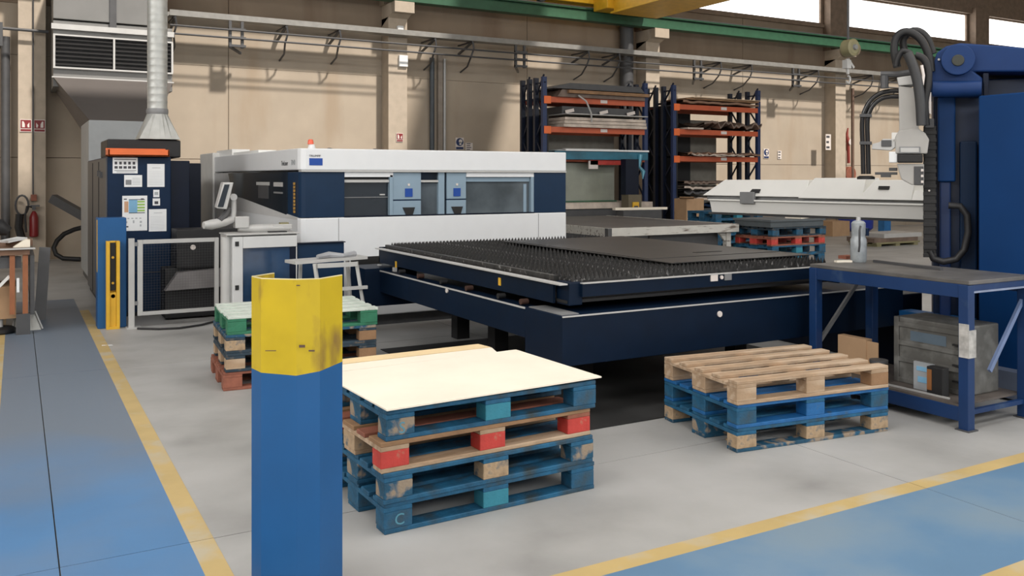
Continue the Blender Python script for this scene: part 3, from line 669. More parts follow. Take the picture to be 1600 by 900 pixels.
p = onX(335, 240, 2.75); tag(add('roof_light', box(2.70, 2.95, 13.0, 14.1, 1.969, 2.06).box(2.72, 2.95, 11.5, 13.0, 1.969, 2.01), mat('bright_panel', (.9, .9, .88), .4, var=0)), 'bright white flat box on the rear left of the laser machine roof', 'roof box')

# ================================================================== CUTTING TABLE (shuttle table)
t = T('shuttle_table', 'dark navy shuttle table with toothed steel slats in front of laser', 'machine', (4.6, 6.8, 0))
TX0, TX1, TY0, TY1 = 3.20, 6.10, 5.02, 8.75
# lower base
add('front_beam', box(TX0, TX1 + .6, TY0 - .02, TY0 + .48, .38, .72), TABN, t, bev=.004)
add('front_edge', box(TX0, TX1 + .6, TY0 - .026, TY0 - .018, .712, .722), LGREY, t)
add('side_beam', box(TX0, TX0 + .13, TY0 + .48, TY1, .50, .715), TABN, t, bev=.004)
add('side_edge', box(TX0 - .006, TX0 + .004, TY0 + .48, TY1, .708, .72), LGREY, t)
add('rear_block', box(TX0 - .16, TX0 + .4, TY1 - .35, TY1 + .1, .36, .74), TABN, t, bev=.004)
add('right_beam', box(TX1 - .13, TX1, TY0 + .48, TY1, .50, .715), TABN, t, bev=.004)
add('bed', box(TX0 + .14, TX1 - .14, TY0 + .49, TY1, .45, .62), BLACK, t)
for x, y in ((4.3, 6.2), (5.9, 6.2), (4.0, 8.2), (5.9, 8.2), (3.9, 7.2)): add('leg', box(x - .07, x + .07, y - .07, y + .07, .008 if y < 8 else 0, .46), BLACK, t)
add('cap_plate', box(TX0 + .02, TX0 + .16, TY0 + .02, TY0 + .46, .72, .726), MGREY, t)
# badge discs
add('badge', MB().lathe((3.80 if False else onY(1121, 490, TY0).x, TY0 - .03, onY(1121, 490, TY0).z), [(.022, 0), (.022, .01)], 18, 'y'), SIGNW, t)
p = onX(699, 454, TX0); add('badge', MB().lathe((TX0 - .01, p.y, p.z), [(.02, 0), (.02, .01)], 18, 'x'), SIGNW, t)
# rollers between base and pallet
for i, y in enumerate((5.6, 5.95, 6.5, 7.0, 7.5, 7.95)):
    add('roller', MB().lathe((TX0 + .02, y, .745), [(.022, 0), (.022, .06)], 12, 'x'), BLACK if i % 2 else mat('rust', (.05, .022, .014), .7), t)
# upper pallet
PX0, PX1, PY0, PY1 = 3.30, 6.02, 5.10, 8.70
add('pallet_side', box(PX0, PX0 + .02, PY0 + .18, PY1, .77, .915), TABN, t)
add('pallet_side_edge', box(PX0 - .045, PX0 + .02, PY0 + .02, PY1, .912, .922), LGREY, t)
add('pallet_front', box(PX0 + .13, PX1, PY0, PY0 + .03, .825, .915), TABN, t)
add('pallet_front_edge', box(PX0 + .13, PX1, PY0 - .01, PY0 + .03, .915, .922), LGREY, t)
add('pallet_corner', box(PX0 + .04, PX0 + .15, PY0 + .03, PY0 + .20, .765, .925), TABN, t, bev=.006)
add('pallet_right', box(PX1 - .02, PX1, PY0, PY1, .77, .922), TABN, t)
add('pallet_rear', box(PX0, PX1, PY1 - .02, PY1, .77, .93), TABN, t)
add('pallet_floor', box(PX0 + .03, PX1 - .03, PY0 + .05, PY1 - .03, .78, .80), BLACK, t)
add('edge_rail', box(PX0 + .05, PX0 + .09, PY0 + .25, PY1 - .05, .90, .955), SLAT, t)
for px, py in ((619, 413), (781, 440)):
    p = onX(px, py, PX0); add('yellow_marker', box(PX0 - .004, PX0, p.y - .02, p.y + .02, p.z - .03, p.z + .03), YELS, t)
for px, py in ((595, 416), (619, 421)):
    p = onX(px, py, PX0); add('clip', box(PX0 - .03, PX0, p.y - .025, p.y + .025, p.z - .02, p.z + .02), LGREY, t)
p = onY(1116, 434, PY0); add('label_plate', box(p.x - .04, p.x + .03, PY0 - .008, PY0, p.z - .025, p.z + .025), SIGNW, t)
add('label_dot', MB().lathe((p.x + .07, PY0 - .01, p.z), [(.015, 0), (.015, .01)], 12, 'y'), SIGNW, t); add('label_plate', box(p.x + .10, p.x + .17, PY0 - .008, PY0, p.z - .025, p.z + .025), MGREY, t)
# slats
pitch = .04; L_ = 2.56; nt_ = int(L_ / pitch)
m = MB(); th = .0025
m.box(0, L_, -th, th, 0, .115)
for i in range(nt_):
    x = i * pitch
    m.add([(x + .004, -th, .115), (x + pitch - .004, -th, .115), (x + pitch/2, -th, .157), (x + .004, th, .115), (x + pitch - .004, th, .115), (x + pitch/2, th, .157)],
          [(0,1,2), (5,4,3), (1,4,5,2), (0,2,5,3)])
slat_me = m.mesh('slat'); slat_me.materials.append(SLAT)
y = PY0 + .08; k = 0
while y < PY1 - .05:
    inst('slat', slat_me, None, t, (PX0 + .09 - t.location.x + random.uniform(-.004, .004), y - t.location.y, .825 - t.location.z + random.uniform(-.003, .004)), (0, 0, 0)); y += .066; k += 1
s = T('steel_sheet', 'large dark steel sheets lying on the slats of the shuttle table', 'sheet', (5.2, 6.8, .984))
add('lower_sheet', box(4.45, 5.99, 5.38, 8.12, .984, .990), SHEET, s)
add('upper_sheet', box(4.49, 5.96, 5.72, 8.05, .990, .994), SHEET, s)
add('offcut', box(5.2, 5.5, 5.95, 6.0, .994, .997), BLACK, s)
# small trestle stand left of the table
t = T('step_stand', 'small white tubular stand with flat top left of the shuttle table', 'stand', (2.5, 7.95, 0))
add('top', MB().bar((2.20, 7.95, .875), (2.93, 8.05, .885), .24, .028), LGREY, t)
m = MB()
for a, b in (((2.40, 7.84, .86), (2.50, 7.74, .0)), ((2.80, 7.84, .86), (2.92, 7.76, .0)), ((2.36, 8.16, .86), (2.36, 8.26, .0)), ((2.82, 8.16, .86), (2.92, 8.26, .0))):
    add('leg', MB().bar(a, b, .028, .028), LGREY, t)
add('rail', MB().bar((2.42, 7.82, .84), (2.8, 7.82, .84), .03, .04), LGREY, t); add('rail', MB().bar((2.46, 7.78, .62), (2.89, 7.79, .62), .03, .03), LGREY, t)
c = T('crumpled_cloth', 'grey crumpled cloth on top of the white tubular stand', 'cloth', (2.6, 7.98, .9))
add('cloth', MB().tube([(2.45, 7.92, .915), (2.58, 7.98, .925), (2.70, 7.92, .915), (2.84, 8.0, .92)], [.02, .03, .022, .03], 7), mat('cloth', (.33, .34, .36), .9), c)

for o_ in S.objects:
    if o_.parent is None and (o_.name.startswith('step_stand') or o_.name.startswith('crumpled_cloth')): o_.location.y += .14
# ================================================================== PALLETS
BL = {}
def pal_mesh(key, sx, sy, sz):
    if key in BL: return BL[key]
    me = MB().box(-sx/2, sx/2, -sy/2, sy/2, -sz/2, sz/2)
    import bmesh
    me = me.mesh(key); bm = bmesh.new(); bm.from_mesh(me)
    bmesh.ops.bevel(bm, geom=list(bm.edges), offset=.003, segments=1, affect='EDGES')
    bm.to_mesh(me); bm.free(); me.materials.append(None); BL[key] = me; return me
def pallet(x, y, z, rot, pal, label, group, dw=None):
    """EUR pallet, local origin at its front left corner, 1.2 m along x, 0.8 m along y"""
    t = T('pallet', label, 'pallet', (x, y, z), rot, group)
    bt_, bk, cr, dk = [pal.get(k) for k in ('bottom', 'block', 'cross', 'deck')]
    ch = lambda v, i: v[i % len(v)] if isinstance(v, (list, tuple)) else v
    j = lambda: random.uniform(-.004, .004)
    for i, (yc, w_) in enumerate(((.05, .10), (.40, .145), (.75, .10))):
        inst('bottom_board', pal_mesh('bb%.3f' % w_, 1.2, w_, .022), ch(bt_, i), t, (.6 + j(), yc, .011))
        for q, (xc, l_) in enumerate(((.0725, .145), (.6, .145), (1.1275, .145))):
            inst('block', pal_mesh('bk%.3f' % w_, l_, w_, .078), ch(bk, i * 3 + q), t, (xc, yc, .061))
    for i, xc in enumerate((.0725, .6, 1.1275)): inst('cross_board', pal_mesh('cb', .145, .8, .022), ch(cr, i), t, (xc, .4, .111))
    for i, (yc, w_) in enumerate(((.0725, .145), (.2365, .10), (.40, .145), (.5635, .10), (.7275, .145))):
        if dw: w_ = dw; yc = dw/2 + i * (.8 - dw) / 4
        inst('deck_board', pal_mesh('db%.3f' % w_, 1.2, w_, .022), ch(dk, i), t, (.6 + j() * 1.5, yc + j() * .5, .133))
    return t
G1 = 'pallets in the covered stack behind the yellow and blue guard'
bluep = dict(bottom=PBLUE, block=[PBLUE, PTEAL, PBLUE], cross=PBLUE, deck=PBLUE)
pallet(1.482, 3.845, 0, radians(1.6), bluep, 'blue pallet at the bottom of the plywood covered stack', G1)
pallet(1.478, 3.83, .144, radians(2.2), dict(bottom=PBLUE, block=[PBLUE3, WOODR, PBLUE3], cross=PBLUE, deck=PBLUE), 'blue pallet with chipped raw blocks, second from the bottom of the plywood covered stack', G1)
pallet(1.463, 3.835, .288, radians(2.4), dict(bottom=NWOOD, block=[PRED, PRED, PRED, WOODR], cross=[NWOOD, NWOOD, PBROWN], deck=[NWOODD, PBROWN]), 'natural wood pallet with bright red blocks in the plywood covered stack', G1)
pallet(1.492, 3.84, .432, radians(1.6), dict(bottom=PBLUE, block=[PBLUE3, PTEAL, PBLUE], cross=PBLUE, deck=PBLUE), 'blue pallet directly under the cream plywood sheets', G1)
# letters stencilled on two blocks
def stencil(par, body, lx, lz):
    cu = bpy.data.curves.new('t', 'FONT'); cu.body = body; cu.size = .075; cu.extrude = .0006; cu.resolution_u = 3
    o_ = bpy.data.objects.new('t', cu); COL.objects.link(o_); me = bpy.data.meshes.new_from_object(o_); bpy.data.objects.remove(o_)
    me.materials.clear(); me.materials.append(mat('faded_stencil', (.10, .30, .40), .6, var=.2))
    blk = [c for c in par.children if c.name.startswith('block')][0]
    o = bpy.data.objects.new('stencil', me); COL.objects.link(o); o.parent = blk; o.location = (lx, -.0512, lz); o.rotation_euler = (radians(90), 0, 0)
ps = [o for o in S.objects if o.name.startswith('pallet') and o.type == 'EMPTY']
stencil(ps[0], 'C', -.02, -.025); stencil(ps[3], 'S', -.01, -.03)
def ply(x0, x1, y0, y1, z0, z1, m_, label, rz=0):
    o = add('plywood_sheet', box(x0, x1, y0, y1, z0, z1), m_, bev=.001); return tag(o, label, 'plywood', 'plywood on the covered stack')
o = add('plywood_sheet', MB().prism([(1.478, 3.795), (2.725, 3.87), (2.69, 4.735), (2.50, 4.722), (1.44, 4.655)], .587, .594), PLY)
tag(o, 'large cream plywood sheet covering the front of the pallet stack', 'plywood', 'plywood on the covered stack')
o = add('plywood_sheet', MB().prism([(1.30, 4.672), (2.56, 4.742), (2.60, 4.885), (1.30, 4.845)], .578, .590), PLY)
tag(o, 'pale plywood strip partly under the large cream sheet', 'plywood', 'plywood on the covered stack')
o = add('plywood_sheet', MB().prism([(1.30, 4.860), (2.60, 4.90), (2.58, 5.03), (1.30, 4.99)], .565, .590), PLY2)
tag(o, 'yellowish board along the rear of the covered pallet stack', 'plywood', 'plywood on the covered stack')
tag(add('batten', box(1.5, 2.5, 4.66, 4.98, .53, .563), NWOODD), 'rough wooden batten carrying the rear boards of the covered stack', 'batten')

G2 = 'pallets in the low stack before the blue bench'
rt = radians(-6.6)
pallet(3.775, 3.955, 0, rt, dict(bottom=PBLUE3, block=[WOODR, WOODR, WOODR, PBLUE3, WOODR], cross=PBLUE, deck=PBLUE), 'blue pallet with bare wooden blocks resting on the floor near the bench', G2)
pallet(3.775, 3.955, .144, rt, dict(bottom=PBLUE2, block=[PBLUE, PBLUE2, PBLUE], cross=PBLUE, deck=PBLUE2), 'blue pallet in the middle of the stack topped with natural wood', G2)
pallet(3.765, 3.945, .288, rt, dict(bottom=NWOOD, block=[NWOOD, NWOOD, NWOODD], cross=NWOOD, deck=NWOOD), 'natural wood pallet on top of two blue ones near the bench', G2, .088)
p = onZ(1152, 687, 0)
tag(add('wood_chip', MB().box(p.x - .07, p.x + .07, p.y - .03, p.y + .03, 0.0, .012), WOODR), 'small splinter of wood on the floor before the low stack', 'wood scrap')

G3 = 'pallets in the green topped stack behind the guard'
rt = radians(-4)
c3 = (1.395, 7.03)
pallet(c3[0] + .0, c3[1] + .01, 0, rt, dict(bottom=PBROWN, block=[PBROWN, PBROWN, NWOODD], cross=PBROWN, deck=PBROWN), 'red brown pallet at the bottom of the green topped stack', G3)
pallet(c3[0] + .02, c3[1] + .0, .144, rt, dict(bottom=PDARK, block=[NWOOD, WOODR, NWOODD], cross=PDARK, deck=PDARK), 'dark pallet with pale wooden blocks second from the bottom of the green topped stack', G3)
pallet(c3[0] + .02, c3[1] + .0, .288, rt, dict(bottom=PDARK, block=[WOODR, WOODR, NWOODD], cross=PDARK, deck=PBLUE3), 'dark blue grey pallet just below the green one', G3)
pallet(c3[0] + .03, c3[1] - .0, .432, rt, dict(bottom=PGREEN, block=PGREEN, cross=PGREEN, deck=PGREENW), 'green pallet with bleached deck on top of the stack behind the guard', G3, .105)

G4 = 'pallets in the far stack with a grey lid'
for i in range(6):
    if i == 4: pm = dict(bottom=PBROWN, block=PRED, cross=PBROWN, deck=PBROWN); lb = 'pallet with red blocks near the top of the far grey lidded stack'
    elif i == 5: pm = dict(bottom=PDARK, block=PBLUE, cross=PDARK, deck=PDARK); lb = 'dark blue pallet directly under the grey lid of the far stack'
    elif i == 3: pm = bluep; lb = 'blue pallet directly below the far red block pallet'
    else: pm = bluep; lb = 'blue pallet %s of the far grey lidded stack' % ['resting on the floor at the bottom', 'second from the floor', 'third from the floor'][i]
    pallet(10.3 + random.uniform(-.02, .02), 10.03, i * .144, 0, pm, lb, G4)
l = T('storage_box', 'grey lid box on top of the far pallet stack', 'box', (10.9, 10.43, .864))
add('body', box(10.27, 11.45, 10.02, 10.82, .866, .985), mat('lid_box', (.07, .085, .095), .6), l, bev=.01); add('rim', box(10.25, 11.47, 10.0, 10.84, .96, .99), mat('lid_rim', (.09, .105, .115), .6), l)
G5 = 'pallets in the far blue stack behind the white table'
for i in range(7):
    pallet(11.4, 12.5, i * .144, 0, bluep, 'blue pallet %s from the floor in the far stack behind the white edged table' % ['first', 'second', 'third', 'fourth', 'fifth', 'sixth'][i] if i < 6 else 'topmost blue pallet of the far stack behind the white edged table', G5)
# cardboard scraps on far stack
for (px, py, w_, h_, lb, m_) in ((1295, 353, .18, .12, 'brown carton beside the far pallet stack', CARD), ):
    pass
tag(add('carton_flap', MB().bar((10.95, 10.2, 1.0), (11.55, 10.3, 1.02), .3, .02), PLY), 'pale cardboard flap on the grey lid of the far stack', 'cardboard')
p = onZ(1301, 368, 0)
tag(add('carton', MB().box(p.x - .35, p.x + .35, p.y - .3, p.y + .3, 0, .42), CARD), 'brown carton on the floor beside the blue bin', 'carton')
p = onZ(1337, 361, 0)
t = T('blue_bin', 'large ultramarine bin on the floor near the far wall', 'bin', (p.x, p.y, 0))
add('body', MB().lathe((p.x, p.y, 0), [(.42, .03), (.5, .1), (.52, .6), (.5, .62)], 20), BBLUE, t); add('rim', MB().lathe((p.x, p.y, .6), [(.54, 0), (.54, .04)], 20), BBLUE, t)
p = onZ(1382, 370, 0)
tag(add('blue_bollard', box(p.x - .14, p.x + .14, p.y - .1, p.y + .1, 0, 1.1), mat('bright_blue', (.02, .14, .36), .5)), 'bright blue square post far away under the gantry arm', 'post')
p = onZ(1403, 384, 0)
t = T('sheet_pile', 'pile of steel sheets on a wooden pallet far under the arm', 'sheet pile', (p.x, p.y, 0))
add('skid', MB().box(p.x - .8, p.x + .8, p.y - .02, p.y + .1, .06, .1).box(p.x - .8, p.x + .8, p.y + .7, p.y + .8, .06, .1).box(p.x - .75, p.x - .6, p.y, p.y + .8, 0, .06).box(p.x - .08, p.x + .08, p.y, p.y + .8, 0, .06).box(p.x + .6, p.x + .75, p.y, p.y + .8, 0, .06), OLIVE, t)
add('lower_sheets', box(p.x - .85, p.x + .75, p.y, p.y + .8, .1, .2), TARP, t); add('upper_sheets', box(p.x - .5, p.x + .9, p.y, p.y + .8, .2, .3), LGREY, t)

# ================================================================== WHITE EDGED TABLE
t = T('welding_table', 'long grey topped table with worn white edges behind the shuttle table', 'table', (8.9, 12, 0))
ax0, ax1, ay0, ay1 = 7.65, 10.20, 10.66, 14.3
add('top', box(ax0, ax1 - .02, ay0 + .02, ay1, .86, .90), GTOP, t)
add('front_edge', box(ax0, ax1, ay0 - .02, ay0 + .02, .775, .903), WORN, t, bev=.004)
add('left_edge', box(ax0 - .04, ax0, ay0, ay1, .775, .903), WORN, t, bev=.004)
add('right_edge', box(ax1 - .02, ax1 + .02, ay0, ay1, .775, .903), WORN, t, bev=.004)
add('corner_cap', box(ax0 - .05, ax0 + .02, ay0 - .03, ay0 + .05, .77, .90), DGREY, t)
for x, y in ((ax0 + .1, ay0 + .1), (ax1 - .15, ay0 + .1), (ax0 + .1, ay1 - .1), (ax1 - .15, ay1 - .1)): add('leg', MB().bar((x, y, 0), (x, y, .86), .09, .09), WORN, t)
add('gusset', MB().prism_xz([(ax1 - .35, .77), (ax1 - .1, .77), (ax1 - .2, .62)], ay0 + .08, ay0 + .12), WORN, t)
add('skirt', box(ax0 + .9, ax1 - .25, ay0 + .2, ay0 + .24, .2, .77), DGREY, t)
t = T('scrap_pallet', 'blue pallet with scrap under the white edged table', 'pallet', (8.5, 11, 0))
add('deck', box(8.1, 9.2, 10.9, 11.7, .48, .53), PBLUE, t); add('base', box(8.2, 9.1, 10.95, 11.6, 0, .48), DGREY, t); add('scrap', MB().tube([(8.3, 11, .56), (8.6, 11.1, .58), (8.9, 11, .57)], .03, 6), LGREY, t)

# ================================================================== PALLET RACKS
def rack(xl, xr, ys, levels, label, beams_blue=None):
    t = T('pallet_rack', label, 'rack', (xl, 16, 0)); ht = 3.80
    for x in (xl, xr):
        for i, y in enumerate(ys):
            add('upright', box(x - .05, x + .05, y, y + .08, 0, ht), RACKB2 if i == 0 else RACKB, t)
        for a, b in ((0, 1), (2, 3)):
            mb = MB(); z = .25; s_ = 1
            while z < ht - .3:
                ya, yb = (ys[a] + .04, ys[b] + .04) if s_ > 0 else (ys[b] + .04, ys[a] + .04)
                mb.bar((x, ya, z), (x, yb, z + .45), .03, .03); z += .45; s_ = -s_
            mb.bar((x, ys[a], ht - .12), (x, ys[b] + .08, ht - .12), .03, .03)
            add('bracing', mb, RACKB, t)
    for z in levels:
        add('beam', box(xl + .05, xr - .05, ys[0] - .01, ys[0] + .04, z - .06, z + .06), RACKO, t)
        add('beam', box(xl + .05, xr - .05, ys[3] + .04, ys[3] + .09, z - .06, z + .06), RACKO, t)
        add('beam_connector', box(xl - .03, xl + .14, ys[0] - .02, ys[0] - .01, z - .09, z + .07), ORANGE, t)
        add('level_label', box((xl+xr)/2 + .08, (xl+xr)/2 + .26, ys[0] - .016, ys[0] - .01, z - .03, z + .04), SIGNW, t)
        add('shelf_deck', box(xl + .06, xr - .06, ys[0] + .04, ys[3] + .04, z + .03, z + .058), DGREY, t)
    return t
rack(9.80, 12.50, [16.0, 16.33, 16.6, 16.9], [3.32, 2.68, 2.06], 'near orange and blue pallet rack behind the laser machine')
rack(13.33, 16.00, [16.0, 16.36, 16.65, 16.98], [3.30, 2.72, 2.09], 'far orange and blue pallet rack behind the gantry arm')
def load(label, cat, m_, x0, x1, y0, y1, z0, z1, name='sheet_stack', skew=0, group=None):
    o = add(name, MB().add([(x0, y0, z0), (x1, y0, z0), (x1, y1, z0), (x0, y1, z0), (x0 + skew, y0, z1), (x1 - skew*.3, y0, z1), (x1 - skew*.3, y1, z1), (x0 + skew, y1, z1)],
        [(0,3,2,1),(4,5,6,7),(0,1,5,4),(1,2,6,5),(2,3,7,6),(3,0,4,7)]), m_, bev=.004)
    return tag(o, label, cat, group)
def wavy(name, label, cat, m_, x0, x1, y0, y1, z, amp, th_=.02, seed=1, group=None):
    R = random.Random(seed); n_ = 22; vs = []; fs = []
    rows = [y0, y0 + (y1-y0)*.33, y0 + (y1-y0)*.66, y1]
    for s_ in (0, 1):
        R2 = random.Random(seed)
        for yy in rows:
            for i in range(n_ + 1):
                vs.append((x0 + (x1-x0)*i/n_, yy, z + amp * R2.random() + s_ * th_))
    W = n_ + 1; H_ = len(rows)
    for j in range(H_ - 1):
        for i in range(n_):
            a = j*W + i; fs.append((a, a + W, a + W + 1, a + 1)); b = a + W*H_; fs.append((b, b + 1, b + W + 1, b + W))
    for i in range(n_):
        fs.append((i, i + 1, i + 1 + W*H_, i + W*H_)); a = (H_-1)*W + i; fs.append((a + 1, a, a + W*H_, a + 1 + W*H_))
    o = add(name, MB().add(vs, fs), m_); return tag(o, label, cat, group)
z = 3.38
load('brown board pack on the top level of the near rack', 'boards', TARP, 10.05, 12.4, 15.9, 16.9, z, z + .16, skew=.12)
load('dark sheet pack lying highest on the near rack', 'sheet pack', DGREY, 9.9, 12.35, 15.85, 16.95, z + .17, z + .30, skew=.45)
load('thin brown panel under the dark sheet pack on the near rack', 'panel', NWOODD, 10.3, 12.45, 15.82, 15.9, z + .08, z + .15)
tag(add('hanging_strap', MB().tube([(10.55, 15.85, 3.42), (10.72, 15.8, 3.30), (10.85, 15.8, 3.05), (10.9, 15.85, 2.86)], .018, 6), LGREY), 'shiny strap hanging from the top level of the near rack', 'strap')
z = 2.74
for i in range(3):
    load('%s white wrapped profile pack on the second level of the near rack' % ['lowest', 'middle', 'upper'][i], 'wrapped pack', TARPW, 10.2 + .03*i, 12.43, 15.88 + .02*i, 16.8, z + i*.075, z + .065 + i*.075, 'wrapped_pack', group='wrapped profile packs on the near rack')
load('thin grey sheet above the white packs on the near rack', 'sheet', LGREY, 10.25, 12.43, 15.84, 16.8, z + .27, z + .29, 'metal_sheet')
load('dark film wrapped box above the white packs on the near rack', 'wrapped box', DGREY, 10.3, 12.2, 16.1, 16.9, z + .30, z + .46, 'wrapped_box')
for i, x in enumerate((10.35, 11.25, 12.0)):
    tag(add('paper_label', MB().bar((x, 16.05, z + .33), (x + .22, 16.05, z + .38), .01, .07), SIGNW), ['left', 'middle', 'right'][i] + ' pale label flap above the white packs on the near rack', 'label')
tag(add('teal_pack', MB().box(9.95, 12.43, 15.86, 16.9, 2.12, 2.22).box(9.95, 12.43, 15.84, 15.97, 2.04, 2.22), TEAL, bev=.004), 'teal film wrapped panel pack on the third level of the near rack', 'wrapped pack')
load('white panel lying on the teal wrapped pack', 'panel', PAPER, 10.2, 12.43, 15.80, 16.7, 2.222, 2.26, 'white_board')
load('long pale profile on the white panel of the teal pack', 'profile', LGREY, 10.15, 11.6, 15.81, 15.87, 2.262, 2.275, 'metal_profile')
tag(add('loose_film', MB().tube([(12.2, 15.82, 2.16), (12.15, 15.8, 1.9), (12.2, 15.72, 1.78), (12.17, 15.7, 1.62)], [.05, .03, .05, .01], 7), mat('film_blue', (.1, .35, .48), .3)), 'blue film tail hanging from the teal wrapped pack', 'film')
tag(add('red_banner', MB().box(10.9, 12.1, 15.90, 15.98, 1.93, 2.045), PRED), 'red and white tape banner hanging under the teal pack', 'banner')
tag(add('white_tag', MB().box(10.86, 11.10, 15.90, 15.925, 1.84, 2.02), SIGNW), 'square white tag hanging under the teal pack', 'tag')
tag(add('backing_board', box(9.9, 12.4, 17.1, 17.14, 0, 3.2), WALLG), 'grey board standing behind the upper levels of the near rack', 'board')
p0 = onY(888, 326, 16.0); p1 = onY(968, 252, 16.0)
t = T('glass_pane_pack', 'upright greyish green glass pane leaning below the teal pack', 'glass pane', (11.2, 16.2, .9))
add('pane', box(p0.x - .3, p1.x, 16.2, 16.24, 1.14, 1.98), PILG, t); add('edge', box(p0.x - .3, p1.x + .05, 16.17, 16.26, 1.112, 1.14), GREEN, t)
p0 = onY(970, 316, 15.6); p1 = onY(990, 250, 15.6)
t = T('forklift_mast', 'dark mast with a pale battery box standing before the near rack', 'forklift', ((p0.x+p1.x)/2, 15.6, 0))
add('mast', box(p0.x, p1.x, 15.42, 15.6, 1.28, 2.05), DNAVY, t); add('battery_box', box(p0.x + .02, p1.x + .02, 15.35, 15.6, .0, 1.28), mat('fork_grey', (.13, .11, .07), .5), t)
add('plate', MB().box(p0.x + .12, p0.x + .28, 15.32, 15.35, .88, 1.12), YELS, t); add('plate_face', MB().box(p0.x + .15, p0.x + .25, 15.315, 15.32, .92, 1.04), INK, t)
load('pale panel pack at the bottom of the near rack', 'panel pack', TARPW, 9.95, 12.45, 15.7, 16.9, .98, 1.11, 'panel_pack')
load('dark support under the pale panel pack in the near rack', 'support', DGREY, 10.0, 12.4, 15.75, 16.9, 0, .97, 'support_box')
# far rack
wavy('boards', 'thin brown boards on the top level of the far rack', 'boards', CARDD, 13.5, 15.9, 15.9, 16.9, 3.38, .03, .05, 2)
load('long pale board on top of the far rack', 'board', NWOOD, 13.8, 15.93, 15.88, 16.8, 3.515, 3.54, 'board')
load('thin brown board under the long pale board of the far rack', 'board', NWOODD, 13.6, 15.9, 15.9, 16.85, 3.475, 3.505, 'board')
wavy('crumpled_sheets', 'crumpled grey brown sheets on the second level of the far rack', 'crumpled sheets', TARP, 14.1, 15.95, 15.85, 16.8, 2.80, .16, .05, 5)
load('thin pale strip left of the crumpled sheets on the far rack', 'strip', TARPW, 13.6, 14.08, 15.85, 16.5, 2.779, 2.82, 'strip')
wavy('brown_covers', 'folded brown covers on the third level of the far rack', 'covers', CARDD, 13.6, 15.9, 15.85, 16.8, 2.16, .06, .04, 8)
wavy('pale_film', 'pale film under the brown covers on the far rack', 'film', TARPW, 13.7, 15.3, 15.78, 15.845, 2.15, .05, .012, 9)
tag(add('backing_board', box(14.4, 15.7, 17.2, 17.24, 0, 3.1), WALLG), 'grey board standing behind the far rack', 'board')
tag(add('dark_cover', box(13.39, 13.42, 16.0, 17.15, 0, 3.3), BLACK), 'black sheet standing along the left side of the far rack', 'sheet')
tag(add('dark_cover', box(13.43, 14.75, 17.1, 17.14, 0, 3.3), BLACK), 'black sheet standing behind the left half of the far rack', 'sheet')
tag(add('dark_cover', box(9.86, 9.89, 16.0, 17.0, 0, 3.0), BLACK), 'dark grey sheet along the left side of the near rack', 'sheet')
for i, (zz, m_) in enumerate(((.95, NAVY), (1.1, TARPW), (1.25, DGREY), (1.36, TARPW), (1.48, TARP))):
    wavy('film_roll', ['lowest navy bundle', 'pale crumpled bundle', 'dark bundle', 'white crumpled bundle', 'uppermost brown bundle'][i] + ' on the bottom level of the far rack', 'bundle', m_, 13.45, 15.3, 15.8, 16.7, zz, .05, .05, 20 + i)
load('dark base box under the bundles of the far rack', 'support', DGREY, 13.45, 15.9, 15.85, 16.9, 0, .93, 'support_box')
p = onY(1084, 348, 14.5)
t = T('carton', 'open brown carton behind the white edged table', 'carton', (p.x, 14.5, 0))
add('body', MB().box(p.x - .2, p.x + .28, 14.5, 14.9, .6, 1.20), CARD, t); add('flap', MB().bar((p.x - .2, 14.5, 1.2), (p.x - .28, 14.4, 1.24), .3, .01), CARD, t)
add('stand', box(p.x - .18, p.x + .26, 14.52, 14.88, 0, .6), CARDD, t)
tag(add('timber', MB().bar((10.8, 14.9, 1.0), (12.05, 14.75, 1.0), .12, .05), PLY), 'pale long timber left of the open carton', 'timber')
tag(add('timber_trestle', box(10.9, 11.9, 14.7, 14.95, 0, .97), DGREY), 'dark trestle carrying the pale long timber', 'trestle')

# ================================================================== GANTRY ARM + BLUE MACHINE (right)
t = T('press_enclosure', 'tall plain blue machine enclosure at the right edge', 'machine', (7.3, 3.7, 0))
add('body', box(6.52, 8.8, 3.2, 4.20, .05, 2.29), MACHB, t, bev=.012); add('plinth', box(6.58, 8.8, 3.25, 4.15, 0, .05), BLACK, t)
add('ledge', box(6.40, 6.52, 3.25, 4.15, .02, .22), mat('ledge_grey', (.14, .17, .24), .5), t)
add('control_box', box(6.44, 6.52, 3.38, 3.55, .62, .80), BLACK, t); add('socket', box(6.45, 6.52, 3.28, 3.50, .50, .61), LGREY, t); add('paper', box(6.50, 6.52, 3.36, 3.46, .25, .50), TARPW, t)
# the loader head stands turned about 36 degrees; EZ is its horizontal depth axis
EZ = Vector((.888, .460 + .189, 0)).normalized()
def onN(px, py, d):
    r = ray(px); tt = d / (r[0]*EZ.x + r[1]*EZ.y); return Vector((r[0]*tt, r[1]*tt, HC + (277 - py)/FPX*tt))
def slabN(pp, d, dep, name, m_, par, bev=.008):
    a = [onN(x, y, d) for x, y in pp]; n_ = len(a); b = [v + EZ*dep for v in a]
    area_ = sum(pp[i][0]*pp[(i+1) % n_][1] - pp[(i+1) % n_][0]*pp[i][1] for i in range(n_))
    if area_ > 0: a.reverse(); b.reverse()
    fs = [tuple(range(n_)), tuple(reversed(range(n_, 2*n_)))] + [(i, n_+i, n_+(i+1) % n_, (i+1) % n_) for i in range(n_)]
    return add(name, MB().add(a + b, fs), m_, par, bev)
def rectN(x0, y0, x1, y1, d, dep, name, m_, par, bev=.008): return slabN([(x0, y0), (x1, y0), (x1, y1), (x0, y1)], d, dep, name, m_, par, bev)
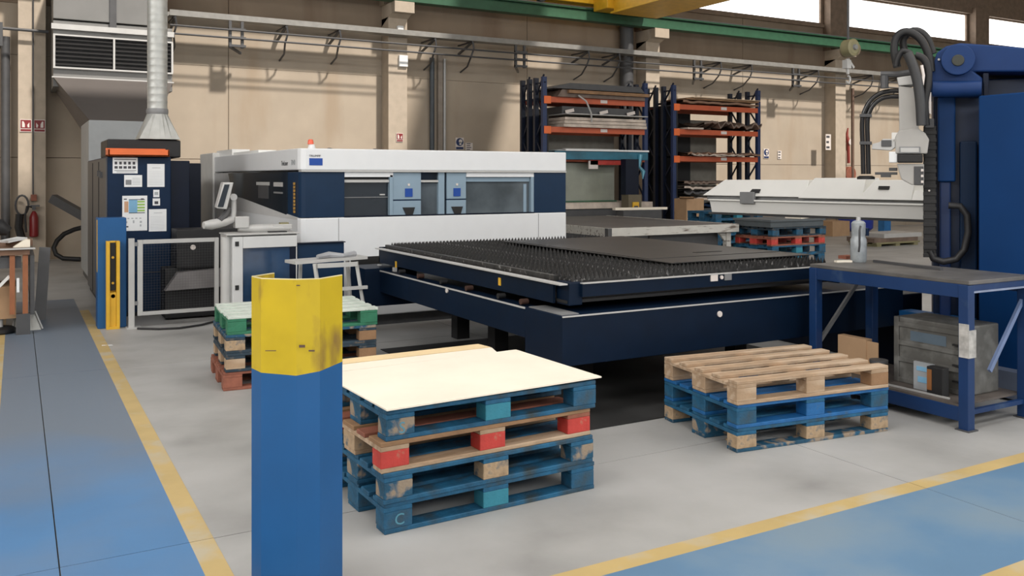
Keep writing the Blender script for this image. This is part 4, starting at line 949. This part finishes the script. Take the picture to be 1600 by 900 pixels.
def discN(px, py, r0, d, dep, name, m_, par, n_=28):
    c = onN(px, py, d); ux = Vector((EZ.y, -EZ.x, 0)); k = d / (ray(px)[0]*EZ.x + ray(px)[1]*EZ.y) / FPX
    vs = [c + ux*(r0*k*cos(2*pi*i/n_)) + Vector((0, 0, r0*k*sin(2*pi*i/n_))) for i in range(n_)]
    vs += [v + EZ*dep for v in vs]
    return add(name, MB().add(vs, [tuple(range(n_)), tuple(reversed(range(n_, 2*n_)))] + [(i, n_+i, n_+(i+1) % n_, (i+1) % n_) for i in range(n_)]), m_, par, .006)
gd = 7.95
t = T('gantry_column', 'blue gantry robot column with round bearing head behind the bench', 'machine', (8.2, 5.8, 0))
def foot(px, d): v = onN(px, 300, d); return v
def colN(x0, x1, ztop_, d, dep, name, m_, z0=0):
    a = onN(x0, 300, d); b = onN(x1, 300, d)
    vs = [Vector((p_.x, p_.y, z)) for z in (z0, ztop_) for p_ in (a, b, b + EZ*dep, a + EZ*dep)]
    return add(name, MB().add(vs, [(0,3,2,1),(4,5,6,7),(0,1,5,4),(1,2,6,5),(2,3,7,6),(3,0,4,7)]), m_, t, .012)
colN(1458, 1640, 2.46, gd + .22, .75, 'column', MACHD)
colN(1465, 1493, 2.32, gd + .12, .10, 'slide', MACHB, 1.62)
colN(1468, 1486, 1.62, gd + .14, .08, 'slide_rail', mat('slide_blue', (.006, .030, .12), .45), .3)
colN(1500, 1527, 1.95, gd + .10, .12, 'side_panel', NAVY, .1)
pts = [(1451, 122), (1453, 147), (1478, 150), (1534, 150), (1536, 122), (1522, 112), (1600, 112), (1660, 118), (1660, 66), (1600, 74), (1560, 71), (1500, 67), (1478, 72), (1464, 82), (1459, 96), (1452, 108)]
slabN(pts, gd, .75, 'head', mat('head_blue', (.008, .036, .135), .5, var=.12, scale=4, spec=.25), t, .014)
discN(1497, 93, 24, gd - .07, .10, 'bearing', MATS['head_blue'], t); discN(1497, 94, 9, gd - .085, .03, 'bearing_cap', mat('olive_dark', (.035, .038, .03), .6), t, 20); discN(1467, 93, 2, gd - .02, .03, 'bolt', LGREY, t, 10)
add('motor_belly', MB().tube([onN(1457, 139, gd - .02), onN(1533, 139, gd - .02)], .065, 16), MATS['head_blue'], t)
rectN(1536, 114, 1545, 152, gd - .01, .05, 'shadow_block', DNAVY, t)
rectN(1443, 196, 1463, 402, gd + .02, .12, 'energy_chain', BLACK, t, .01)
for py in range(204, 400, 12): rectN(1442.5, py, 1463.5, py + 6, gd + .012, .02, 'chain_link', BLACK, t, .003)
discN(1452, 298, 1.6, gd, .02, 'screw', SIGNW, t, 10)
add('chain_loop', MB().tube([onN(a, b, gd + .03) for a, b in [(1453, 392), (1458, 404), (1474, 409), (1494, 405), (1507, 390), (1513, 362), (1511, 336), (1500, 322), (1482, 321)]], .028, 10), mat('chain_dark', (.02, .02, .022), .5), t)
rectN(1445, 185, 1460, 200, gd + .0, .12, 'dust_cover', DGREY, t)
# ram
t = T('gantry_ram', 'pale grey vertical lifting ram with black hoses over the arm', 'ram', (7.05, 5.25, 1.64))
gr = gd - .12
slabN([(1405, 208), (1436, 208), (1434, 150), (1428, 137), (1404, 134)], gr, .22, 'upper_ram', ROBW, t)
slabN([(1401, 121), (1404, 134), (1427, 132), (1426, 118)], gr - .01, .2, 'ram_cap', LGREY, t)
slabN([(1399, 240), (1449, 240), (1452, 218), (1446, 208), (1434, 200), (1404, 204), (1399, 214)], gr - .02, .26, 'ram_shoulder', ROBW, t)
rectN(1405, 229, 1438, 240, gr - .035, .02, 'name_plate', MGREY, t, .004); rectN(1407, 231, 1436, 238, gr - .04, .01, 'plate_face', LGREY, t, .002)
rectN(1402, 241, 1442, 254, gr - .03, .22, 'black_collar', BLACK, t)
slabN([(1401, 256), (1444, 256), (1444, 290), (1424, 289), (1408, 280)], gr, .2, 'lower_ram', ROBW, t)
rectN(1428, 260, 1443, 289, gr - .01, .02, 'grey_inset', DGREY, t, .004)
for py in (264, 273, 282): rectN(1439, py, 1443, py + 4, gr - .02, .012, 'inset_pin', SIGNW, t, .002)
rectN(1389, 237, 1402, 254, gr - .01, .12, 'white_box', PAPER, t, .005); rectN(1393, 207, 1403, 222, gr, .1, 'small_cap', OFFW, t, .005)
slabN([(1362, 233), (1392, 235), (1399, 230), (1399, 217), (1380, 217), (1374, 222), (1363, 225)], gr, .1, 'gripper_bracket', LGREY, t, .004)
rectN(1377, 219, 1393, 229, gr - .01, .02, 'bracket_window', DGREY, t, .002)
rectN(1367, 269, 1402, 273, gr + .05, .1, 'small_rail', DGREY, t, .002); rectN(1376, 273, 1392, 277, gr + .05, .1, 'small_rail', DGREY, t, .002); rectN(1389, 262, 1402, 267, gr + .05, .1, 'small_block', DGREY, t, .002)
add('side_bracket', MB().tube([onN(1376, 116, gr + .05), onN(1400, 116, gr + .05), onN(1425, 113, gr + .05)], .025, 8), DGREY, t)
add('bracket_drop', MB().tube([onN(1382, 118, gr + .05), onN(1382, 138, gr + .05)], .032, 8), DGREY, t)
def arc(pp):   # smooth the polyline
    P_ = [Vector((a, b, 0)) for a, b in pp]; out = []
    for i in range(len(P_) - 1):
        p0 = P_[max(i-1, 0)]; p1 = P_[i]; p2 = P_[i+1]; p3 = P_[min(i+2, len(P_)-1)]
        for k in range(4):
            u = k/4; out.append(.5*((2*p1) + (p2-p0)*u + (2*p0-5*p1+4*p2-p3)*u*u + (3*p1-p0-3*p2+p3)*u**3))
    out.append(P_[-1]); return [(v.x, v.y) for v in out]
for pp, dd, rr, mm_ in (([(1402, 105), (1397, 80), (1400, 60), (1412, 50), (1428, 53), (1442, 66), (1452, 90), (1455, 112)], gr + .1, .032, BLACK),
                  ([(1414, 84), (1411, 62), (1424, 49), (1438, 50), (1450, 62), (1458, 84)], gr + .18, .030, BLACK),
                  ([(1418, 83), (1427, 104), (1434, 130), (1438, 160), (1440, 196)], gr - .10, .040, mat('hose_grey', (.035, .036, .038), .5)),
                  ([(1430, 86), (1443, 92), (1450, 108), (1450, 132), (1445, 160), (1447, 196)], gr - .05, .030, BLACK),
                  ([(1400, 104), (1403, 90), (1410, 80), (1422, 83)], gr, .024, BLACK)):
    add('hose', MB().tube([onN(a, b, dd) for a, b in arc(pp)], rr, 10), mm_, t)
add('white_cable', MB().tube([onN(1440, 102, gr - .1), onN(1443, 118, gr - .1), onN(1441, 133, gr - .1)], .012, 8), SIGNW, t)
rectN(1448, 144, 1455, 178, gr - .03, .06, 'connector_block', SIGNW, t, .003)
# white arm, runs along its own axis P0 -> P1
A0 = Vector((7.04, 7.95, 0)); A1 = Vector((7.56, 5.30, 0)); dr = (A1 - A0).normalized(); nr = Vector((-dr.y, dr.x, 0))  # nr points to +X side
if nr.x < 0: nr = -nr
t = T('sheet_loader_beam', 'long white horizontal suction arm reaching out above the shuttle table', 'gantry arm', (7.3, 6.6, 1.25))
L2 = (A1 - A0).length
def seg(s0, s1, prof, name, m_, off0=None, bev=.006):
    """prism along the arm; prof = [(n, z)], off0 = extra s for upper points at left end"""
    vs = []
    for k, s_ in enumerate((s0, s1)):
        for i, (n_, z_) in enumerate(prof):
            e = (off0[i] if (off0 and k == 0) else 0)
            vs.append(A0 + dr * (s_ + e) + nr * n_ + Vector((0, 0, z_)))
    k = len(prof); fs = [tuple(range(k)), tuple(reversed(range(k, 2*k)))] + [(i, k+i, k+(i+1) % k, (i+1) % k) for i in range(k)]
    return add(name, MB().add(vs, fs), m_, t, bev)
armw = mat('arm_white', (.82, .82, .79), .4, var=.03, scale=3)
up = [(0, 1.445), (.08, 1.628), (.34, 1.628), (.42, 1.445)]
seg(.0, 1.34, up, 'upper_cover', armw, [0, .26, .26, 0])
up2 = [(-.01, 1.435), (.07, 1.65), (.35, 1.65), (.43, 1.435)]
seg(1.32, 1.98, up2, 'upper_cover', armw, [-.06, .09, .09, -.06])
seg(1.99, L2 - .22, [(-.01, 1.435), (.07, 1.63), (.35, 1.63), (.43, 1.435)], 'upper_cover', armw, [-.06, .09, .09, -.06])
seg(L2 - .22, L2 + .1, [(-.01, 1.435), (.05, 1.53), (.35, 1.53), (.43, 1.435)], 'upper_cover', armw)
seg(.02, L2 + .1, [(.06, 1.40), (.06, 1.446), (.38, 1.446), (.38, 1.40)], 'shadow_gap', MGREY)
seg(.10, L2 - .12, [(.02, 1.25), (.0, 1.40), (.42, 1.40), (.40, 1.25)], 'lower_beam', armw, [.02, 0, 0, .02])
seg(.10, L2 - .10, [(.0, 1.385), (-.025, 1.385), (-.025, 1.405), (.0, 1.405)], 'lower_beam_lip', armw)
seg(L2 - .12, L2 + .1, [(.02, 1.24), (.0, 1.38), (.42, 1.38), (.40, 1.24)], 'lower_beam_end', OFFW)
seg(.05, L2 + .1, [(.05, 1.225), (.05, 1.25), (.38, 1.25), (.38, 1.225)], 'underside_rail', DGREY)
def onarm(px, py):   # ray to the arm's front plane
    r = ray(px); den = r[0] * nr.x + r[1] * nr.y; tt = (A0.x * nr.x + A0.y * nr.y) / den
    P = Vector((r[0]*tt, r[1]*tt, HC + (277 - py)/FPX*tt)); return (Vector((P.x, P.y, 0)) - A0).dot(dr), P.z
s0, z0 = onarm(1158, 318); s1, z1 = onarm(1180, 300)
seg(s0, s1, [(-.03, z0), (-.03, z1), (.02, z1), (.02, z0)], 'slot_bracket', MGREY)
seg(s0 + .12, s1 + .05, [(-.012, z1), (.06, z1 + .05), (.065, z1 + .045), (.0, z1 - .01)], 'slot_notch', BLACK)
sx_, zx_ = onarm(1378, 293); seg(sx_ - .05, sx_ + .06, [(.012, zx_ - .02), (.028, zx_ + .015), (.05, zx_ + .015), (.04, zx_ - .02)], 'grip_hole', BLACK, bev=.004)
# twin hoses rising from the arm
t = T('twin_air_hose', 'pair of glossy black hoses curving up from the white arm', 'hose', (7.2, 6.0, 1.65))
for off in (0, 8):
    pts = [(1349 + off, 272), (1348 + off, 230), (1347 + off, 195), (1350 + off*.9, 176 + off*.3), (1360 + off*.6, 157 + off*.8), (1375 + off*.3, 146 + off), (1392, 142 + off*1.1), (1406, 142 + off*1.1)]
    add('hose', MB().tube([onN(a, b, gr + .12) for a, b in arc(pts)], .019, 10), mat('hose_gloss', (.02, .02, .022), .2), t)
for py in (180, 223): rectN(1343, py - 2, 1362, py + 3, gr + .08, .06, 'clamp', DGREY, t, .003)
c = onN(1353, 275, gr + .12); add('socket', MB().lathe((c.x, c.y, 1.64), [(.07, 0), (.07, .02), (.05, .03)], 14), BLACK, t)
# low dark bed of the gantry machine
t = T('gantry_bed', 'low black machine bed on the floor behind the bench', 'machine', (7.8, 6.0, 0))
add('bed', box(6.75, 7.1, 5.1, 7.0, .0, .62), DNAVY, t, bev=.01); add('edge', box(6.74, 6.75, 5.1, 7.0, .54, .56), MGREY, t)
add('foot', box(6.58, 6.74, 4.35, 4.95, .25, .42), mat('bed_pale', (.36, .35, .31), .6), t); add('blue_foot', box(6.58, 6.74, 4.35, 4.95, .44, .52), BLUEP, t); add('foot_base', box(6.6, 6.74, 4.4, 4.9, 0, .24), BLACK, t)

# hoist hanging
t = T('electric_hoist', 'olive chain hoist with steel hook hanging before the wall', 'hoist', (12.0, 10, 3.3))
c = onY(1320, 76, 10)
add('drum', MB().lathe((c.x, 9.8, c.z), [(.10, 0), (.14, .02), (.14, .18), (.1, .2)], 24, 'y'), OLIVE, t)
add('motor', MB().lathe((c.x + .17, 9.9, c.z), [(.10, 0), (.12, .02), (.12, .25), (.1, .27)], 20, 'y'), mat('hoist_brown', (.20, .15, .10), .5), t)
add('drum_hub', MB().lathe((c.x, 9.77, c.z), [(.04, 0), (.05, .03)], 12, 'y'), MGREY, t)
a = onY(1323, 92, 10); b = onY(1325, 116, 10); add('chain', MB().tube([a, b], .025, 8), LGREY, t)
add('suspension', MB().tube([(c.x + .08, 10, c.z + .1), (c.x + .08, 10, 7.6)], .02, 8), DGREY, t)
e = onY(1325, 124, 10); add('hook', MB().tube([e + Vector((.05*cos(k_), 0, .06*sin(k_))) for k_ in [pi*.5 - i*.45 for i in range(10)]], .018, 8), LGREY, t)
add('hook_block', MB().box(a.x - .05, a.x + .05, 9.95, 10.05, a.z - .16, a.z - .02).bar(a + Vector((.02, 0, 0)), a + Vector((.16, 0, -.14)), .04, .04), LGREY, t)
add('trolley', box(c.x - .1, c.x + .3, 9.85, 10.15, 7.55, 7.75), YCRANE, t)
b = T('jib_beam', 'steel jib beam carrying the hoist high above the frame', 'beam', (c.x, 10, 7.75)); add('beam', box(8, 12.9, 9.93, 10.07, 7.75, 7.95), MGREY, b)

# ================================================================== BLUE BENCH
t = T('steel_workbench', 'blue steel workbench with lower shelf in the right foreground', 'workbench', (5.75, 4.2, 0))
bx0, bx1, by0, by1 = 5.40, 6.10, 3.54, 4.86
add('top', box(bx0, bx1, by0, by1, .955, .982), BTOP, t, bev=.003)
add('front_rail', box(bx0, bx0 + .05, by0 + .02, by1, .865, .955), BENCHB, t, bev=.003); add('back_rail', box(bx1 - .05, bx1, by0 + .02, by1, .865, .955), BENCHB, t)
add('end_rail', box(bx0 + .05, bx1 - .05, by0 + .01, by0 + .06, .90, .953), BENCHB, t); add('end_trim', box(bx0 + .05, bx1 - .03, by0 - .002, by0 + .01, .90, .912), mat('trim_pale', (.25, .30, .42), .4), t)
add('far_rail', box(bx0 + .05, bx1 - .05, by1 - .06, by1, .87, .953), BENCHB, t)
for i, (x, y) in enumerate(((bx0 - .01, by0), (bx1 - .06, by0), (bx0 - .01, by1 - .07), (bx1 - .06, by1 - .07))):
    l = add('leg', box(x, x + .07, y, y + .07, 0, .955 if i else .952), BENCHB, t, bev=.004)
    add('foot', box(x - .015, x + .085, y - .015, y + .085, 0, .008), DGREY, l)
add('leg_wrap', box(bx0 - .016, bx0 - .010, by0 - .006, by0 + .062, .48, .70), mat('wrap', (.45, .44, .42), .5, var=.3, scale=20), t)
add('leg_wrap', box(bx0 - .015, bx0 + .062, by0 - .008, by0 - .001, .48, .66), MATS['wrap'], t)
add('shelf', box(bx0 + .0, bx1 - .02, by0 + .07, by1 - .05, .15, .165), mat('shelf_wood', (.10, .085, .075), .7, var=.3, scale=5), t)
add('shelf_rail', box(bx0 - .005, bx0 + .03, by0 + .07, by1 - .07, .055, .15), BENCHB, t, bev=.003); add('shelf_end', box(bx0 + .06, bx1 - .05, by0 + .02, by0 + .05, .10, .13), BENCHB, t)
add('brace', MB().bar((bx1 - .03, by0 + .04, .83), (bx0 + .28, by0 + .04, .36), .02, .03), mat('brace_pale', (.16, .22, .38), .4), t)
add('brace', MB().bar((bx1 - .2, by1 - .03, .8), (bx0 + .05, by1 - .03, .35), .02, .03), MGREY, t)
# things on the bench
t = T('spray_bottle', 'translucent grey plastic bottle standing on the blue workbench', 'bottle', (5.86, 4.78, .982))
add('body', MB().lathe((5.86, 4.78, .982), [(.055, 0), (.062, .01), (.062, .18), (.052, .20), (.052, .215), (.054, .225), (.054, .31), (.04, .325), (.022, .33)], 20), PLASTIC, t)
add('neck', MB().lathe((5.86, 4.78, 1.31), [(.018, 0), (.018, .03)], 12), LGREY, t)
add('handle', MB().tube([(5.81, 4.72, 1.27), (5.775, 4.70, 1.24), (5.775, 4.70, 1.12), (5.79, 4.72, 1.07)], .008, 8), DGREY, t)
add('cap', MB().lathe((5.93, 4.76, 1.19), [(.02, 0), (.02, .06)], 10), NAVY, t)
tag(add('steel_bar', MB().bar((5.95, 4.70, .992), (5.84, 4.04, .992), .03, .018), DGREY), 'long dark steel bar lying on the blue workbench', 'bar')
tag(add('thin_rod', MB().bar((6.05, 4.8, .987), (5.87, 4.10, .987), .006, .006), LGREY), 'thin bright rod lying beside the dark bar on the workbench', 'rod')
p = onZ(1293, 408, .982); tag(add('wood_offcut', MB().bar((p.x - .04, 4.83, .99), (p.x + .09, 4.79, .99), .04, .014), PLY), 'pale wood offcut near the far end of the workbench', 'offcut')
p = onZ(1322, 404, .982); tag(add('brown_block', MB().box(p.x - .06, p.x + .05, p.y - .05, p.y + .03, .982, 1.01), PBROWN), 'dark brown block beside the bottle on the workbench', 'block')
# under the bench
t = T('grey_crate', 'large weathered grey transport case on the lower shelf', 'case', (5.7, 4.0, .165))
cx0, cx1, cy0, cy1, cz0, cz1 = 5.63, 5.98, 3.70, 4.27, .166, .64
add('body', box(cx0, cx1, cy0, cy1, cz0, cz1), GCASE, t, bev=.01)
for z in (cz0 + .0, cz0 + .15, cz0 + .27, cz1 - .07): add('rib', box(cx0 - .012, cx0, cy0, cy1, z, z + .035), GCASE, t, bev=.004)
for y in (cy0, cy1 - .04): add('corner_rib', box(cx0 - .014, cx0, y, y + .04, cz0, cz1), GCASE, t, bev=.004)
add('faded_print', box(cx0 - .003, cx0, cy0 + .16, cy0 + .44, .48, .55), mat('faded_blue', (.10, .14, .18), .6), t)
for z in (.36, .5, .25): add('latch', box(cx0 - .025, cx0 - .012, cy0 + .02, cy0 + .10, z, z + .012), BLACK, t)
t = T('small_carton', 'plain brown cardboard box at the far end of the lower shelf', 'carton', (5.6, 4.6, .165))
add('body', box(5.55, 5.62, 4.46, 4.72, .166, .44), CARD, t, bev=.003); add('flap', box(5.56, 5.565, 4.36, 4.46, .26, .43), CARD, t)
t = T('black_jar', 'black round tub between the cardboard box and the grey case', 'tub', (5.52, 4.36, .165))
add('body', MB().lathe((5.49, 4.30, .166), [(.055, 0), (.06, .01), (.06, .14)], 18), BLACK, t); add('lid', MB().lathe((5.49, 4.30, .306), [(.065, 0), (.065, .02)], 18), DGREY, t)
p = onX(1438, 560, 5.50)
t = T('blue_white_pack', 'white pack with pale blue print leaning on the grey case', 'pack', (5.5, p.y, .165))
add('body', box(5.53, 5.55, p.y - .075, p.y + .075, .166, .36), mat('pack_white', (.34, .36, .38), .6), t); add('print', MB().box(5.526, 5.53, p.y - .05, p.y + .05, .30, .33).box(5.526, 5.53, p.y - .04, p.y + .04, .22, .26), PBLU, t)
p = onX(1463, 570, 5.48)
t = T('dark_can', 'small dark box with orange label standing before the grey case', 'box', (5.48, p.y, .165))
add('body', box(5.46, 5.53, p.y - .06, p.y + .06, .166, .36), BLACK, t, bev=.004); add('label_band', box(5.456, 5.46, p.y + .02, p.y + .055, .20, .34), mat('lab_or', (.25, .10, .03), .6), t)
tag(add('shelf_rod', MB().bar((5.44, 4.4, .172), (5.46, 3.72, .172), .012, .012), LGREY), 'thin light rod lying along the lower shelf edge', 'rod')

# ================================================================== FOREGROUND COLUMN GUARD
t = T('column_guard', 'bent steel guard painted yellow on top and blue below, foreground', 'guard', (.94, 3.37, 0))
dg = 3.40
def PT(px, dd):
    r = ray(px); return Vector((r[0]*dd, r[1]*dd))
path = [PT(427, 3.62), PT(393, 3.50), PT(408, 3.425), PT(463, 3.395), PT(500, 3.42), PT(535, 3.55)]
def ribbon(path, th_, z0, z1f):
    vs = []; n_ = len(path); off = []
    for i, p_ in enumerate(path):
        d_ = (path[min(i+1, n_-1)] - path[max(i-1, 0)]).normalized(); off.append(p_ + Vector((-d_.y, d_.x)) * th_)
    mb = MB()
    for i, (a_, b_) in enumerate(zip(path, off)):
        vs += [(a_.x, a_.y, z0[i]), (b_.x, b_.y, z0[i]), (a_.x, a_.y, z1f[i]), (b_.x, b_.y, z1f[i])]
    fs = []
    for i in range(n_ - 1):
        a = 4*i; b = a + 4
        fs += [(a, b, b+2, a+2), (a+1, a+3, b+3, b+1), (a+2, b+2, b+3, a+3), (a, a+1, b+1, b)]
    fs += [(0, 2, 3, 1), (4*n_-4, 4*n_-3, 4*n_-1, 4*n_-2)]
    return mb.add(vs, fs)
zj = [.905, .90, .898, .893, .905, .915]; ztop = 1.262
add('blue_lower', ribbon(path, .006, [0]*6, zj), BLUEP, t)
add('yellow_upper', ribbon(path, .006, zj, [ztop]*6), YELP, t)
add('rim', ribbon([p_ for p_ in path], .0065, [ztop]*6, [ztop + .0035]*6), mat('rim_pale', (.7, .62, .35), .5), t)
m = MB(); 
for px, pz, w_, h_ in ((481, 1.06, .012, .008), (488, 1.055, .006, .006)): pass
def onG(px, py, d_=3.385):
    p_ = PT(px, d_); return Vector((p_.x, p_.y, HC + (277-py)/FPX*d_))
for px, py, w_, h_ in ((472, 541, .010, .010), (487, 548, .010, .006), (423, 548, .018, .003), (466, 446, .006, .004)):
    c = onG(px, py); add('scratch', MB().bar(c - Vector((w_, -w_*.56, 0)), c + Vector((w_, -w_*.56, 0)), .003, h_), mat('scratch', (.10, .06, .04), .7), t)

# ================================================================== LEFT WORKBENCH
t = T('left_workbench', 'cluttered wooden workbench cut by the left edge', 'workbench', (-.4, 11.5, 0))
lx1 = .02; ly0 = 10.15
def LB(px, py, Y): return onY(px, py, Y)
a = LB(0, 384, 10.6); b = LB(50, 380, 10.6); 
add('top', box(-1.4, b.x - .02, 10.6, 12.2, .84, .90), CARDD, t, bev=.004)
add('metal_tray', box(-1.4, b.x + .03, 10.56, 10.62, .90, .915), LGREY, t)
add('cross_beam', box(-1.4, b.x - .1, 10.66, 10.72, .70, .82), DGREY, t)
for x in (-.06, .06): add('leg', box(x, x + .05, 10.62, 10.69, .22, .84), mat('orange_wood', (.30, .11, .045), .6), t)
add('leg_foot', box(.0, .13, 10.6, 10.7, .0, .22), DGREY, t); add('leg', box(-1.3, -1.22, 10.62, 10.7, 0, .84), CARDD, t)
add('brace', MB().bar((-.35, 10.66, .3), (-.06, 10.66, .62), .03, .03), OFFW, t)
add('lower_box', box(-.5, .0, 10.75, 11.4, .16, .50), CARD, t); add('side_board', box(.13, .17, 10.65, 12.0, .2, .83), DGREY, t)
add('label_strip', box(.005, .03, 10.60, 10.61, .45, .60), PAPER, t)
t = T('wood_wedge', 'pale triangular wood wedge on the left workbench', 'wood', (0, 10.9, .9))
p0 = LB(20, 364, 10.7); p1 = LB(47, 345, 10.7); p2 = LB(47, 362, 10.7)
add('block', MB().prism_xz([(p0.x, .917), (p2.x, .917), (p1.x, .99), (p1.x - .04, 1.0)], 10.66, 10.82), PLY, t)
tag(add('dark_bag', MB().tube([LB(-20, 358, 10.8), LB(2, 355, 10.8), LB(14, 362, 10.8)], [.1, .09, .05], 10), BLACK), 'black bag lying on the left workbench', 'bag')
tag(add('white_paper', MB().bar((-.12, 11.0, .96), (.06, 11.1, .99), .2, .02), PAPER), 'crumpled white paper behind the wedge on the left workbench', 'paper')
tag(add('clutter_box', box(-.1, .16, 11.1, 11.5, .901, .96), CARDD), 'flat dark box on the left workbench behind the wedge', 'box')
t = T('leaning_board', 'dark board leaning at the right end of the left workbench', 'board', (.15, 11.8, 0))
add('board', MB().bar((.24, 11.6, 0), (.30, 11.9, .82), .12, .02, up=(0, 1, 0)), DGREY, t)
tag(add('pipe_clamp', MB().tube([(.14, 11.1, .28), (.12, 11.15, .86)], .014, 8), LGREY), 'thin grey clamp bar standing at the end of the left workbench', 'clamp')
t = T('metal_stand_foot', 'shiny splayed metal stand on the floor under the left workbench', 'stand', (.1, 10.9, 0))
add('plate', MB().add([(-.03, 10.86, 0), (.24, 10.86, 0), (.17, 10.98, .18), (.0, 10.98, .18), (-.03, 10.9, 0), (.24, 10.9, 0), (.17, 11.0, .18), (.0, 11.0, .18)], [(0,1,2,3),(7,6,5,4),(0,4,5,1),(1,5,6,2),(2,6,7,3),(3,7,4,0)]), GALV, t)
add('edge', MB().bar((.25, 10.85, .01), (.18, 10.97, .19), .015, .015), LGREY, t); add('edge', MB().bar((-.035, 10.85, .01), (-.01, 10.97, .19), .015, .015), LGREY, t)
for x in (-.0, .06, .10): add('bolt', MB().tube([(x + .03, 10.93, .12), (x + .03, 10.91, .17)], .010, 8), SIGNW, t)
t = T('rubber_wheel', 'black rubber wheel base on the floor at the left edge', 'wheel', (-.1, 10.7, 0))
add('tyre', MB().lathe((-.15, 10.82, 0), [(.13, .0), (.15, .02), (.15, .05), (.12, .07)], 24), BLACK, t); add('hub', MB().lathe((-.15, 10.82, .07), [(.03, 0), (.03, .1)], 12), LGREY, t)
# floor scraps
for i, (px, py, s_) in enumerate(((168, 540, .05), (930, 838 - 180, .03))):
    p = onZ(px, py, 0); tag(add('paper_scrap', MB().add([(p.x - s_, p.y, .001), (p.x + s_, p.y - .02, .001), (p.x + s_*.8, p.y + .03, .001), (p.x - s_, p.y + .02, .006)], [(0,1,2,3)]), PAPER), ['white paper scrap on the floor near the yellow line at left', 'white paper scrap on the floor between the two front pallet stacks'][i], 'paper scrap')
